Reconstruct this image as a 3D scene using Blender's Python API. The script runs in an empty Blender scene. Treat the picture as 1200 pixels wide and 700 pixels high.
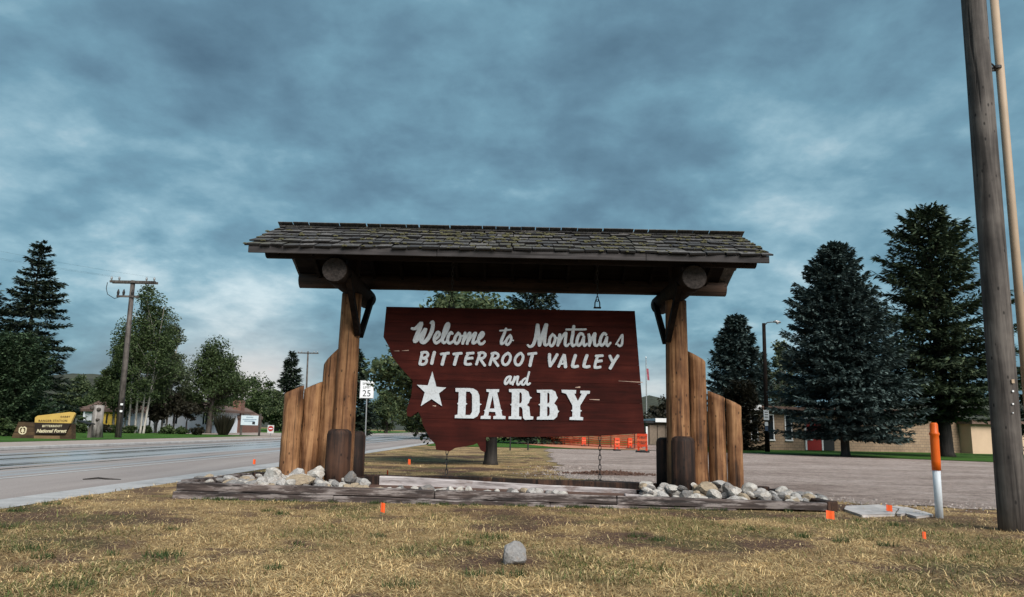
import bpy, bmesh, math, random
import numpy as np
from math import sin, cos, pi, radians, tan, sqrt, atan2
from mathutils import Vector, Matrix, noise

random.seed(7)
scn = bpy.context.scene
col = scn.collection

# ------------------------------------------------------------------ camera
F_PX, PITCH, ROLL, EYE = 867.0, radians(10.05), radians(1.2), 1.12
FW = Vector((0, cos(PITCH), sin(PITCH)))
_r = Vector((1, 0, 0)); _u = _r.cross(FW)
RT = _r * cos(ROLL) + _u * sin(ROLL)
UP = _u * cos(ROLL) - _r * sin(ROLL)
CAM = Vector((0, 0, EYE))
cd = bpy.data.cameras.new('camera'); cam = bpy.data.objects.new('camera', cd); col.objects.link(cam)
m3 = Matrix((RT, UP, -FW)).transposed()
cam.matrix_world = Matrix.Translation(CAM) @ m3.to_4x4()
cd.sensor_width = 36; cd.lens = F_PX * 36 / 1200; cd.clip_start = 0.1; cd.clip_end = 9000
scn.camera = cam

def sight(x, y):
    """survey reading (1200x700 plate) -> direction in the world"""
    return FW + RT * ((x - 600) / F_PX) - UP * ((y - 350) / F_PX)
def at(x, y, Y):
    d = sight(x, y); return CAM + d * (Y / d.y)
def ground(x, y, z=0.0):
    d = sight(x, y); return CAM + d * ((z - EYE) / d.z)

# ------------------------------------------------------------------ view, sky, sun
scn.view_settings.view_transform = 'Standard'
scn.view_settings.look = 'None'
scn.view_settings.gamma = 1
scn.view_settings.exposure = 1.9
SUN_EL, SUN_AZ = radians(40), radians(152)       # azimuth clockwise from +Y: behind the camera, a little to the right

w = bpy.data.worlds.new('World'); scn.world = w; w.use_nodes = True
nt = w.node_tree; nt.nodes.clear()
def N(t, typ, **kw):
    n = t.nodes.new(typ)
    for k, v in kw.items(): setattr(n, k, v)
    return n
def mth(t, op, a, b=None, c=None):
    n = N(t, 'ShaderNodeMath', operation=op)
    for i, v in enumerate((a, b, c)):
        if v is None: continue
        if isinstance(v, (int, float)): n.inputs[i].default_value = v
        else: t.links.new(v, n.inputs[i])
    return n.outputs[0]
def ramp(t, fac, stops, interp='LINEAR'):
    r = N(t, 'ShaderNodeValToRGB'); r.color_ramp.interpolation = interp
    e = r.color_ramp.elements
    while len(e) < len(stops): e.new(0.5)
    for i, (p, c) in enumerate(stops):
        e[i].position = p; e[i].color = (c, c, c, 1) if isinstance(c, (int, float)) else (*c, 1)
    t.links.new(fac, r.inputs[0]); return r.outputs[0]
def mix(t, fac, a, b, mode='MIX'):
    n = N(t, 'ShaderNodeMix', data_type='RGBA', blend_type=mode)
    for i, v in ((0, fac), (6, a), (7, b)):
        if isinstance(v, (int, float)): n.inputs[i].default_value = v
        elif isinstance(v, tuple): n.inputs[i].default_value = (*v, 1)
        else: t.links.new(v, n.inputs[i])
    return n.outputs[2]
def noise_tex(t, vec, scale, detail=5, rough=0.5, dist=0.0):
    n = N(t, 'ShaderNodeTexNoise'); n.inputs['Scale'].default_value = scale; n.inputs['Detail'].default_value = detail
    n.inputs['Roughness'].default_value = rough; n.inputs['Distortion'].default_value = dist
    if vec is not None: t.links.new(vec, n.inputs['Vector'])
    return n.outputs['Fac']

sky = N(nt, 'ShaderNodeTexSky', sky_type='NISHITA', sun_disc=False)
sky.sun_elevation = SUN_EL; sky.sun_rotation = SUN_AZ; sky.air_density = 1.3; sky.dust_density = 1.5
tc = N(nt, 'ShaderNodeTexCoord'); sep = N(nt, 'ShaderNodeSeparateXYZ'); nt.links.new(tc.outputs['Generated'], sep.inputs[0])
zz = mth(nt, 'ADD', mth(nt, 'MAXIMUM', sep.outputs[2], 0.0), 0.30)
cx = mth(nt, 'DIVIDE', sep.outputs[0], zz); cy = mth(nt, 'DIVIDE', sep.outputs[1], zz)
cmb = N(nt, 'ShaderNodeCombineXYZ'); nt.links.new(cx, cmb.inputs[0]); nt.links.new(cy, cmb.inputs[1]); cmb.inputs[2].default_value = 4.3
cv = cmb.outputs[0]
def shifted(dx, dy, dz=0.0):
    a = N(nt, 'ShaderNodeVectorMath', operation='ADD'); nt.links.new(cv, a.inputs[0]); a.inputs[1].default_value = (dx, dy, dz); return a.outputs[0]
n_big = noise_tex(nt, cv, 0.85, 2, 0.45, 0.3)
n_mid = noise_tex(nt, cv, 2.3, 7, 0.55, 0.25)
n_fine = noise_tex(nt, cv, 6.0, 9, 0.66, 0.1)
# billows: the underside of each lump is darker than the flank turned to the light
lit = mth(nt, 'SUBTRACT', noise_tex(nt, shifted(0.02, 0.07), 3.2, 6, 0.52, 0.35), noise_tex(nt, shifted(-0.02, -0.07), 3.2, 6, 0.52, 0.35))
lit2 = mth(nt, 'SUBTRACT', noise_tex(nt, shifted(0.01, 0.03, 3.0), 7.5, 5, 0.5, 0.3), noise_tex(nt, shifted(-0.01, -0.03, 3.0), 7.5, 5, 0.5, 0.3))
dens = mth(nt, 'ADD', mth(nt, 'MULTIPLY', n_big, 0.42), mth(nt, 'ADD', mth(nt, 'MULTIPLY', n_mid, 0.42), mth(nt, 'MULTIPLY', n_fine, 0.20)))
dens = mth(nt, 'ADD', dens, mth(nt, 'ADD', mth(nt, 'MULTIPLY', lit, 0.36), mth(nt, 'MULTIPLY', lit2, 0.22)))
# thin places in the cloud deck, where more light comes through
nrm = N(nt, 'ShaderNodeVectorMath', operation='NORMALIZE'); nt.links.new(tc.outputs['Generated'], nrm.inputs[0])
def gap(px, py, width, gain, acc):
    d = sight(px, py).normalized()
    vm = N(nt, 'ShaderNodeVectorMath', operation='DOT_PRODUCT'); nt.links.new(nrm.outputs[0], vm.inputs[0]); vm.inputs[1].default_value = d
    k = -1.0 / (1 - cos(radians(width)))
    g = mth(nt, 'POWER', 2.718, mth(nt, 'MULTIPLY', mth(nt, 'SUBTRACT', 1.0, vm.outputs['Value']), k))
    g = mth(nt, 'MULTIPLY', g, gain)
    return g if acc is None else mth(nt, 'ADD', acc, g)
acc = None
for px, py, wd, ga in ((45, 118, 4, .05), (505, 112, 3.5, .07), (640, 175, 3, .06), (915, 180, 4, .09), (930, 365, 5, .11), (300, 340, 7, .07), (60, 235, 6, .02),
                       (170, 260, 6, .05), (1000, 250, 8, .03), (250, 75, 7, -.045), (700, 90, 7, -.035), (200, 150, 6, -.05), (870, 60, 9, -.03), (330, 210, 7, -.05),
                       (120, 330, 4, .06), (280, 400, 6, .12), (760, 440, 4, .16), (760, 410, 3, -.05)):
    acc = gap(px, py, wd, ga * 1.0, acc)
n_puff = noise_tex(nt, cv, 3.4, 8, 0.62, 0.25)
acc = mth(nt, 'MULTIPLY', acc, mth(nt, 'ADD', mth(nt, 'MULTIPLY', n_puff, 3.2), -0.65))
dens = mth(nt, 'ADD', dens, acc)
S = 0.325                                            # scene-linear scale that the exposure undoes
cl = ramp(nt, dens, [(0.26, (.060, .108, .155)), (0.47, (.118, .218, .290)), (0.57, (.158, .298, .380)), (0.66, (.250, .410, .490)), (0.82, (.55, .67, .71))], 'LINEAR')
# warm band low in the distance, where the deck breaks over the valley
low = gap(300, 450, 4.0, 0.8, None)
low = gap(215, 472, 5.0, 0.4, low)
low = gap(770, 462, 2.5, 0.5, low)
lowm = mth(nt, 'MINIMUM', mth(nt, 'MULTIPLY', low, mth(nt, 'ADD', mth(nt, 'MULTIPLY', n_mid, 1.5), 0.15)), 1.0)
cl = mix(nt, lowm, cl, (.74, .68, .66))
blue = mix(nt, 0.14, cl, mix(nt, 1.0, sky.outputs[0], (.045, .065, .075), 'MULTIPLY'))
bg = N(nt, 'ShaderNodeBackground'); bg.inputs[1].default_value = 0.1
scl = mix(nt, 1.0, blue, (S * 10,) * 3, 'MULTIPLY')
nt.links.new(scl, bg.inputs[0])
wo = N(nt, 'ShaderNodeOutputWorld'); nt.links.new(bg.outputs[0], wo.inputs[0])
w.cycles.sampling_method = 'MANUAL'; w.cycles.sample_map_resolution = 256

sd = bpy.data.lights.new('sun', 'SUN'); so = bpy.data.objects.new('sun', sd); col.objects.link(so)
sd.energy = 1.5; sd.angle = radians(42); sd.color = (1.0, .93, .85)
sdir = Vector((sin(SUN_AZ) * cos(SUN_EL), cos(SUN_AZ) * cos(SUN_EL), sin(SUN_EL)))
so.rotation_euler = sdir.to_track_quat('Z', 'Y').to_euler(); so.location = sdir * 60

# ------------------------------------------------------------------ object helpers
WORLD = {}
def link(o): col.objects.link(o); return o
def tag(o, label=None, cat=None, group=None, kind=None):
    if label: o['label'] = label
    if cat: o['category'] = cat
    if group: o['group'] = group
    if kind: o['kind'] = kind
    return o
def thing(name, label, cat, loc, group=None):
    o = link(bpy.data.objects.new(name, None)); o.location = loc; o.empty_display_size = 0.3
    WORLD[o] = Vector(loc); return tag(o, label, cat, group)
class MB:
    def __init__(s): s.v = []; s.f = []
    def quad(s, a, b, c, d):
        n = len(s.v); s.v += [Vector(p) for p in (a, b, c, d)]; s.f.append((n, n+1, n+2, n+3)); return s
    def poly(s, pts):
        n = len(s.v); s.v += [Vector(p) for p in pts]; s.f.append(tuple(range(n, n + len(pts)))); return s
    def box(s, c, sx, sy, sz, M=None):
        n = len(s.v)
        for dz in (-1, 1):
            for dx, dy in ((-1, -1), (1, -1), (1, 1), (-1, 1)):
                p = Vector((dx * sx / 2, dy * sy / 2, dz * sz / 2))
                if M is not None: p = M @ p
                s.v.append(p + Vector(c))
        s.f += [tuple(n + i for i in q) for q in ((3, 2, 1, 0), (4, 5, 6, 7), (0, 1, 5, 4), (1, 2, 6, 5), (2, 3, 7, 6), (3, 0, 4, 7))]; return s
    def span(s, lo, hi):
        lo = Vector(lo); hi = Vector(hi); d = hi - lo
        return s.box((lo + hi) / 2, d.x, d.y, d.z)
    def tube(s, pts, radii, seg=10, cap=True, wob=0.0):
        pts = [Vector(p) for p in pts]
        if isinstance(radii, (int, float)): radii = [radii] * len(pts)
        base = len(s.v); ref = None
        for i, p in enumerate(pts):
            d = (pts[min(i+1, len(pts)-1)] - pts[max(i-1, 0)]).normalized()
            if ref is None:
                ref = Vector((0, 0, 1)) if abs(d.z) < 0.9 else Vector((1, 0, 0))
            a = (ref - d * ref.dot(d)).normalized(); b = d.cross(a); ref = a
            for k in range(seg):
                t = 2 * pi * k / seg; q = a * cos(t) + b * sin(t); r = radii[i]
                if wob: r *= 1 + wob * noise.noise(Vector((q.x * 1.6, q.y * 1.6 + q.z * 1.6, p.length * 1.3 + p.x * 5)))
                s.v.append(p + q * r)
        for i in range(len(pts) - 1):
            for k in range(seg):
                a0 = base + i * seg + k; a1 = base + i * seg + (k + 1) % seg
                s.f.append((a0, a1, a1 + seg, a0 + seg))
        if cap:
            s.f.append(tuple(base + k for k in reversed(range(seg))))
            e = base + (len(pts) - 1) * seg; s.f.append(tuple(e + k for k in range(seg)))
        return s
    def prism(s, outline, y0, y1):
        """outline of (x, z) extruded along Y"""
        n = len(s.v); k = len(outline)
        for y in (y0, y1):
            s.v += [Vector((x, y, z)) for x, z in outline]
        s.f.append(tuple(range(n, n + k))); s.f.append(tuple(reversed(range(n + k, n + 2 * k))))
        for i in range(k):
            j = (i + 1) % k; s.f.append((n + j, n + i, n + k + i, n + k + j))
        return s
    def build(s, name, mat, parent=None, smooth=False, bevel=0.0, at=None, recalc=True):
        o0 = WORLD.get(parent, Vector()) if at is None else Vector(at)
        me = bpy.data.meshes.new(name)
        me.from_pydata([tuple(p - o0) for p in s.v], [], s.f)
        if recalc or bevel:
            bm = bmesh.new(); bm.from_mesh(me)
            if bevel: bmesh.ops.bevel(bm, geom=bm.edges[:], offset=bevel, segments=1, affect='EDGES', clamp_overlap=True)
            bmesh.ops.recalc_face_normals(bm, faces=bm.faces[:]); bm.to_mesh(me); bm.free()
        return place(name, me, mat, parent, smooth, o0 if parent is None else None)
def place(name, me, mat, parent=None, smooth=False, loc=None):
    me.materials.append(mat)
    if smooth: me.polygons.foreach_set('use_smooth', [True] * len(me.polygons))
    o = link(bpy.data.objects.new(name, me))
    if parent is not None: o.parent = parent; WORLD[o] = WORLD[parent]
    elif loc is not None: o.location = loc; WORLD[o] = Vector(loc)
    return o
def np_mesh(name, V, Fq, mat, parent=None, attr=None, n=4):
    """fast mesh from numpy: V (k,3) world points, Fq (m,n) faces, attr = (name, per-vertex RGB)"""
    o0 = WORLD.get(parent, Vector()); V = V - np.array(o0)
    me = bpy.data.meshes.new(name); m = len(Fq)
    me.vertices.add(len(V)); me.vertices.foreach_set('co', V.astype(np.float32).ravel())
    me.loops.add(m * n); me.loops.foreach_set('vertex_index', Fq.astype(np.int32).ravel())
    me.polygons.add(m); me.polygons.foreach_set('loop_start', np.arange(0, m * n, n, dtype=np.int32))
    if attr is not None:
        ca = me.color_attributes.new(attr[0], 'FLOAT_COLOR', 'POINT')
        c = np.ones((len(V), 4), np.float32); c[:, :3] = attr[1]; ca.data.foreach_set('color', c.ravel())
    me.update(calc_edges=True)
    return place(name, me, mat, parent)
def curve_fill(loops, depth):
    """filled flat outline(s) of (x, z), holes included, as a solid slab standing in the XZ plane, front at -depth"""
    cu = bpy.data.curves.new('outline', 'CURVE'); cu.dimensions = '2D'; cu.fill_mode = 'BOTH'; cu.extrude = depth / 2
    for lp in loops:
        sp = cu.splines.new('POLY'); sp.points.add(len(lp) - 1); sp.use_cyclic_u = True
        for p, (x, z) in zip(sp.points, lp): p.co = (x, z, 0, 1)
    ob = bpy.data.objects.new('outline', cu); col.objects.link(ob)
    dg = bpy.context.evaluated_depsgraph_get(); me = bpy.data.meshes.new_from_object(ob.evaluated_get(dg))
    bpy.data.objects.remove(ob); bpy.data.curves.remove(cu)
    me.transform(Matrix.Rotation(pi / 2, 4, 'X')); me.transform(Matrix.Translation((0, -depth / 2, 0)))
    me.materials.clear(); return me
def text_mesh(s, size, depth=0.01, shear=0.0, bold=0.0, space=1.0):
    cu = bpy.data.curves.new('text', 'FONT'); cu.body = s; cu.size = size; cu.extrude = depth / 2; cu.align_x = 'CENTER'; cu.align_y = 'CENTER'
    cu.shear = shear; cu.offset = bold; cu.space_character = space; cu.resolution_u = 3
    ob = bpy.data.objects.new('text', cu); col.objects.link(ob)
    dg = bpy.context.evaluated_depsgraph_get(); me = bpy.data.meshes.new_from_object(ob.evaluated_get(dg))
    bpy.data.objects.remove(ob); bpy.data.curves.remove(cu)
    me.transform(Matrix.Rotation(pi / 2, 4, 'X')); me.materials.clear(); return me

# ------------------------------------------------------------------ materials
MATS = {}
def material(name):
    m = bpy.data.materials.new(name); m.use_nodes = True; t = m.node_tree
    b = t.nodes['Principled BSDF']; MATS[name] = m; return m, t, b
def setc(t, b, key, v):
    if isinstance(v, (int, float)): b.inputs[key].default_value = v
    elif isinstance(v, tuple): b.inputs[key].default_value = (*v, 1)
    else: t.links.new(v, b.inputs[key])
def bump(t, b, h, strength=0.4, dist=0.02):
    n = N(t, 'ShaderNodeBump'); n.inputs['Strength'].default_value = strength; n.inputs['Distance'].default_value = dist
    t.links.new(h, n.inputs['Height']); t.links.new(n.outputs[0], b.inputs['Normal'])
def coords(t, scale=(1, 1, 1), kind='Object'):
    tcn = N(t, 'ShaderNodeTexCoord'); mp = N(t, 'ShaderNodeMapping'); mp.inputs['Scale'].default_value = scale
    t.links.new(tcn.outputs[kind], mp.inputs[0]); return mp.outputs[0]
def orand(t): return N(t, 'ShaderNodeObjectInfo').outputs['Random']
def plain(name, c, rough=0.7, metal=0.0, spec=0.4, var=0.15, scale=6.0):
    m, t, b = material(name)
    n = noise_tex(t, coords(t), scale, 4, 0.6)
    d = tuple(x * (1 - var) for x in c); l = tuple(min(1, x * (1 + var)) for x in c)
    setc(t, b, 'Base Color', ramp(t, n, [(0.3, d), (0.7, l)]))
    b.inputs['Roughness'].default_value = rough; b.inputs['Metallic'].default_value = metal; b.inputs['Specular IOR Level'].default_value = spec
    return m
def wood(name, dark, mid, light, axis=2, rough=0.75, knots=True, grain=1.0, checks=0.5):
    """grain along one axis with streaks, knots and drying checks"""
    m, t, b = material(name)
    sc = [9, 9, 9]; sc[axis] = 0.55
    oi = N(t, 'ShaderNodeObjectInfo'); tcn = N(t, 'ShaderNodeTexCoord')
    off = N(t, 'ShaderNodeVectorMath', operation='ADD'); t.links.new(tcn.outputs['Object'], off.inputs[0])
    sx = N(t, 'ShaderNodeCombineXYZ'); rr = mth(t, 'MULTIPLY', oi.outputs['Random'], 37.0)
    for i in range(3): t.links.new(rr, sx.inputs[i])
    t.links.new(sx.outputs[0], off.inputs[1])
    mp = N(t, 'ShaderNodeMapping'); mp.inputs['Scale'].default_value = sc; t.links.new(off.outputs[0], mp.inputs[0])
    streak = noise_tex(t, mp.outputs[0], 1.1 * grain, 7, 0.62, 0.6)
    mp2 = N(t, 'ShaderNodeMapping'); s2 = [30, 30, 30]; s2[axis] = 1.0; mp2.inputs['Scale'].default_value = s2; t.links.new(off.outputs[0], mp2.inputs[0])
    fine = noise_tex(t, mp2.outputs[0], 1.4 * grain, 4, 0.7, 0.3)
    blotch = noise_tex(t, off.outputs[0], 1.5, 4, 0.6)
    f = mth(t, 'ADD', mth(t, 'MULTIPLY', streak, 0.55), mth(t, 'ADD', mth(t, 'MULTIPLY', fine, 0.25), mth(t, 'ADD', mth(t, 'MULTIPLY', blotch, 0.45), -0.075)))
    c = ramp(t, f, [(0.40, dark), (0.52, mid), (0.66, light)])
    crack = ramp(t, noise_tex(t, mp2.outputs[0], 0.36 * grain, 3, 0.5, 0.2), [(0.33, 1.0), (0.39, 0.0)])
    c = mix(t, mth(t, 'MULTIPLY', crack, checks), c, tuple(x * 0.3 for x in dark))
    if knots:
        vo = N(t, 'ShaderNodeTexVoronoi'); mp3 = N(t, 'ShaderNodeMapping'); s3 = [2.0, 2.0, 2.0]; s3[axis] = .95
        mp3.inputs['Scale'].default_value = s3; t.links.new(off.outputs[0], mp3.inputs[0]); t.links.new(mp3.outputs[0], vo.inputs['Vector'])
        k = ramp(t, vo.outputs['Distance'], [(0.085, 1.0), (0.15, 0.0)])
        c = mix(t, mth(t, 'MULTIPLY', k, 0.85), c, tuple(x * 0.35 for x in dark))
    setc(t, b, 'Base Color', c); b.inputs['Roughness'].default_value = rough; b.inputs['Specular IOR Level'].default_value = 0.3
    bump(t, b, mth(t, 'SUBTRACT', f, mth(t, 'MULTIPLY', crack, 0.5)), 0.55, 0.012)
    return m
M_log = wood('golden log', (.034, .015, .008), (.165, .076, .034), (.35, .190, .090), grain=1.05, checks=.7)
M_logend = wood('cut log end', (.010, .007, .006), (.026, .020, .018), (.058, .047, .043), axis=1, grain=2)
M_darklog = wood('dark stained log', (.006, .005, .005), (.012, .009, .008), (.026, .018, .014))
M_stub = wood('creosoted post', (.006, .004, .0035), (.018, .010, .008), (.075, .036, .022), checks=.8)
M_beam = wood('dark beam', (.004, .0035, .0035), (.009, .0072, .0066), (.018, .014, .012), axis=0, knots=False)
for m_ in (M_beam, M_darklog): m_.node_tree.nodes['Principled BSDF'].inputs['Specular IOR Level'].default_value = .06
M_purlin = wood('brown purlin', (.012, .008, .006), (.03, .018, .012), (.06, .035, .024), axis=0)
M_fascia = wood('grey fascia', (.012, .011, .012), (.028, .025, .026), (.055, .050, .052), axis=0, knots=False)
M_pole = wood('weathered pole', (.018, .015, .014), (.058, .050, .046), (.125, .110, .100), checks=0.9)
M_conduit = plain('tan conduit', (.36, .27, .19), 0.6, var=0.12, scale=3)
M_steel = plain('galvanised steel', (.30, .31, .32), 0.45, metal=0.6)
M_black = plain('black iron', (.015, .015, .016), 0.6)
M_white = plain('white paint', (.72, .74, .76), 0.55, var=0.06)

m, t, b = material('letter paint')
n = noise_tex(t, coords(t), 25, 5, 0.65); n2 = noise_tex(t, coords(t), 4, 3, 0.5)
c = ramp(t, n, [(0.25, (.34, .36, .38)), (0.5, (.54, .585, .63))]); c = mix(t, ramp(t, n2, [(0.45, 0.0), (0.8, 0.35)]), c, (.50, .49, .47))
setc(t, b, 'Base Color', c); b.inputs['Roughness'].default_value = 0.6; M_letter = m; bump(t, b, n, 0.3, 0.004)

m, t, b = material('red stained plank')
v = coords(t, (0.7, 8, 9)); oi = orand(t)
g = noise_tex(t, v, 1.4, 7, 0.65, 0.5); g2 = noise_tex(t, coords(t, (1, 1, 1.4)), 1.6, 4, 0.55)
c = ramp(t, mth(t, 'ADD', mth(t, 'MULTIPLY', g, 0.5), mth(t, 'MULTIPLY', g2, 0.5)), [(0.33, (.016, .0038, .003)), (0.52, (.045, .0080, .0058)), (0.7, (.078, .0155, .0105))])
c = mix(t, 1.0, c, ramp(t, oi, [(0, .78), (1, 1.18)]), 'MULTIPLY')
cr = ramp(t, noise_tex(t, coords(t, (0.6, 10, 40)), 1.0, 3, 0.5), [(0.27, 1.0), (0.31, 0.0)])
c = mix(t, mth(t, 'MULTIPLY', cr, 0.6), c, (.012, .004, .004))
setc(t, b, 'Base Color', c); b.inputs['Roughness'].default_value = 0.75; b.inputs['Specular IOR Level'].default_value = 0.12; bump(t, b, g, 0.5, 0.008); M_red = m
M_split = plain('bare split wood', (.42, .30, .24), 0.8)

m, t, b = material('wood shingle')
oi = N(t, 'ShaderNodeObjectInfo'); v = coords(t, (22, 2.0, 22))
g = noise_tex(t, v, 1.2, 6, 0.65, 0.3); bl = noise_tex(t, coords(t, kind='Generated'), 2.5, 4, 0.6)
c = ramp(t, g, [(0.3, (.020, .0195, .0205)), (0.52, (.056, .055, .056)), (0.72, (.115, .112, .110))])
c = mix(t, 1.0, c, ramp(t, oi.outputs['Random'], [(0, (.5, .5, .54)), (0.5, (.95, .92, .88)), (1, (1.7, 1.62, 1.55))]), 'MULTIPLY')
geo = N(t, 'ShaderNodeNewGeometry')
ms = noise_tex(t, geo.outputs['Position'], 3.3, 5, 0.7); ms2 = noise_tex(t, geo.outputs['Position'], 0.75, 3, 0.5)
mm = ramp(t, mth(t, 'ADD', mth(t, 'MULTIPLY', ms, 0.6), mth(t, 'MULTIPLY', ms2, 0.5)), [(0.56, 0.0), (0.68, 0.75)])
c = mix(t, mm, c, (.062, .058, .028))
setc(t, b, 'Base Color', c); b.inputs['Roughness'].default_value = 0.85; bump(t, b, g, 0.6, 0.01); M_shingle = m
M_moss = plain('roof moss', (.066, .062, .028), 0.95, var=0.5, scale=30)

m, t, b = material('weathered tie')
v = coords(t, (0.8, 10, 10)); g = noise_tex(t, v, 1.2, 7, 0.68, 0.4); pt = noise_tex(t, coords(t, (1.3, 3, 9)), 1.6, 7, 0.7)
c = ramp(t, g, [(0.36, (.010, .007, .007)), (0.52, (.048, .034, .031)), (0.68, (.15, .118, .108))])
c = mix(t, ramp(t, pt, [(0.50, 0.0), (0.60, 0.75)]), c, mix(t, g, (.10, .08, .075), (.46, .41, .40)))
setc(t, b, 'Base Color', c); b.inputs['Roughness'].default_value = 0.85; bump(t, b, g, 0.8, 0.015); M_tie = m
m, t, b = material('bleached timber')
g = noise_tex(t, coords(t, (0.9, 10, 10)), 1.2, 7, 0.66, 0.4); pt = noise_tex(t, coords(t, (1.2, 2, 3)), 2.0, 5, 0.6)
c = ramp(t, g, [(0.34, (.12, .10, .10)), (0.5, (.35, .32, .325)), (0.66, (.54, .51, .515))])
c = mix(t, ramp(t, pt, [(0.56, 0.0), (0.66, 0.8)]), c, (.13, .085, .07))
setc(t, b, 'Base Color', c); b.inputs['Roughness'].default_value = 0.8; bump(t, b, g, 0.5, 0.01); M_bleach = m

m, t, b = material('field stone')
oi = N(t, 'ShaderNodeObjectInfo'); v = coords(t)
n1 = noise_tex(t, v, 5, 7, 0.65, 0.4); n2 = noise_tex(t, v, 22, 5, 0.7)
basec = ramp(t, oi.outputs['Random'], [(0.0, (.42, .41, .40)), (0.25, (.24, .235, .235)), (0.42, (.50, .48, .45)), (0.62, (.36, .29, .205)), (0.76, (.17, .165, .165)), (0.86, (.54, .52, .49))], 'CONSTANT')
c = mix(t, 1.0, basec, ramp(t, n1, [(0.3, .62), (0.55, 1.0), (0.75, 1.22)]), 'MULTIPLY'); c = mix(t, ramp(t, n2, [(0.50, 0.0), (0.72, 0.6)]), c, (.13, .11, .09)); stn = noise_tex(t, v, 1.6, 4, .6); c = mix(t, ramp(t, stn, [(0.5, 0.0), (0.68, 0.55)]), c, (.20, .15, .11))
setc(t, b, 'Base Color', c); b.inputs['Roughness'].default_value = 0.85; bump(t, b, mth(t, 'ADD', n1, mth(t, 'MULTIPLY', n2, .4)), 0.6, 0.03); M_stone = m

def leafmat(name, a, bb, c3, trans=0.25, rough=0.6):
    m, t, b = material(name)
    g = N(t, 'ShaderNodeNewGeometry'); n = noise_tex(t, coords(t), 0.8, 3, 0.5)
    f = mth(t, 'ADD', mth(t, 'MULTIPLY', g.outputs['Random Per Island'], 0.6), mth(t, 'MULTIPLY', n, 0.45))
    c = ramp(t, f, [(0.15, a), (0.5, bb), (0.9, c3)])
    setc(t, b, 'Base Color', c); b.inputs['Roughness'].default_value = rough; b.inputs['Specular IOR Level'].default_value = 0.25
    tr = N(t, 'ShaderNodeBsdfTranslucent'); t.links.new(c, tr.inputs[0]); mx = N(t, 'ShaderNodeMixShader'); mx.inputs[0].default_value = trans
    t.links.new(b.outputs[0], mx.inputs[1]); t.links.new(tr.outputs[0], mx.inputs[2]); t.links.new(mx.outputs[0], t.nodes['Material Output'].inputs[0]); return m
L_spruce = leafmat('spruce needles', (.010, .018, .014), (.027, .042, .029), (.068, .088, .056), 0.05)
L_blue = leafmat('blue spruce needles', (.017, .031, .030), (.044, .070, .067), (.12, .165, .155), 0.05)
L_pine = leafmat('fir needles', (.016, .028, .018), (.044, .066, .038), (.10, .13, .07), 0.08)
L_junip = leafmat('juniper needles', (.018, .036, .020), (.040, .070, .036), (.082, .120, .060), 0.08)
L_decid = leafmat('dark green leaves', (.018, .034, .013), (.044, .070, .026), (.095, .130, .050))
L_maple = leafmat('maple leaves', (.018, .032, .014), (.048, .074, .032), (.13, .155, .07), 0.2)
L_aspen = leafmat('aspen leaves', (.04, .055, .03), (.075, .10, .055), (.15, .17, .105), 0.3)
L_bronze = leafmat('bronze leaves', (.012, .012, .008), (.022, .021, .013), (.04, .036, .022))
M_bark = wood('grey bark', (.022, .018, .015), (.05, .042, .036), (.10, .085, .075))
M_barkdark = wood('dark bark', (.008, .007, .007), (.018, .015, .014), (.04, .034, .03))
M_birch = wood('pale bark', (.16, .145, .13), (.36, .335, .305), (.50, .47, .44))

# grounds
m, t, b = material('dry turf')
at_ = N(t, 'ShaderNodeAttribute', attribute_name='wear'); n = noise_tex(t, coords(t), 30, 6, 0.7); n2 = noise_tex(t, coords(t), 90, 3, 0.7)
c = mix(t, 1.0, at_.outputs['Color'], ramp(t, n, [(0.28, .45), (0.5, .95), (0.75, 1.5)]), 'MULTIPLY'); c = mix(t, ramp(t, n2, [(0.55, 0), (0.7, .5)]), c, (.33, .24, .125))
setc(t, b, 'Base Color', c); b.inputs['Roughness'].default_value = 0.95; b.inputs['Specular IOR Level'].default_value = 0.1; bump(t, b, n, 0.9, 0.03); M_turf = m
m, t, b = material('open ground')
n = noise_tex(t, coords(t), 0.35, 6, 0.65); n2 = noise_tex(t, coords(t), 6, 6, 0.7)
c = ramp(t, mth(t, 'ADD', mth(t, 'MULTIPLY', n, .6), mth(t, 'MULTIPLY', n2, .4)), [(0.36, (.10, .095, .040)), (0.5, (.22, .16, .08)), (0.66, (.33, .245, .13))])
setc(t, b, 'Base Color', c); b.inputs['Roughness'].default_value = 0.95; b.inputs['Specular IOR Level'].default_value = 0.1; bump(t, b, n2, 0.8, 0.05); M_ground = m
m, t, b = material('green lawn')
n = noise_tex(t, coords(t), 0.5, 6, 0.6); n2 = noise_tex(t, coords(t), 14, 6, 0.75)
c = ramp(t, mth(t, 'ADD', mth(t, 'MULTIPLY', n, .5), mth(t, 'MULTIPLY', n2, .5)), [(0.36, (.024, .062, .012)), (0.5, (.046, .112, .020)), (0.66, (.085, .155, .036))])
setc(t, b, 'Base Color', c); b.inputs['Roughness'].default_value = 0.9; b.inputs['Specular IOR Level'].default_value = 0.1; bump(t, b, n2, 1.0, 0.06); M_lawn = m
m, t, b = material('gravel lot')
n = noise_tex(t, coords(t, (0.25, .45, 1)), 1.0, 6, 0.62, 0.6); n2 = noise_tex(t, coords(t), 38, 5, 0.8); n3 = noise_tex(t, coords(t, (0.6, .8, 1)), 2.2, 6, 0.7); n4 = noise_tex(t, coords(t, (.8, .6, 1)), 7.0, 6, 0.75)
c = ramp(t, mth(t, 'ADD', mth(t, 'MULTIPLY', n, .55), mth(t, 'MULTIPLY', n3, .45)), [(0.36, (.21, .162, .142)), (0.5, (.33, .268, .242)), (0.64, (.43, .36, .33))])
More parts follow.
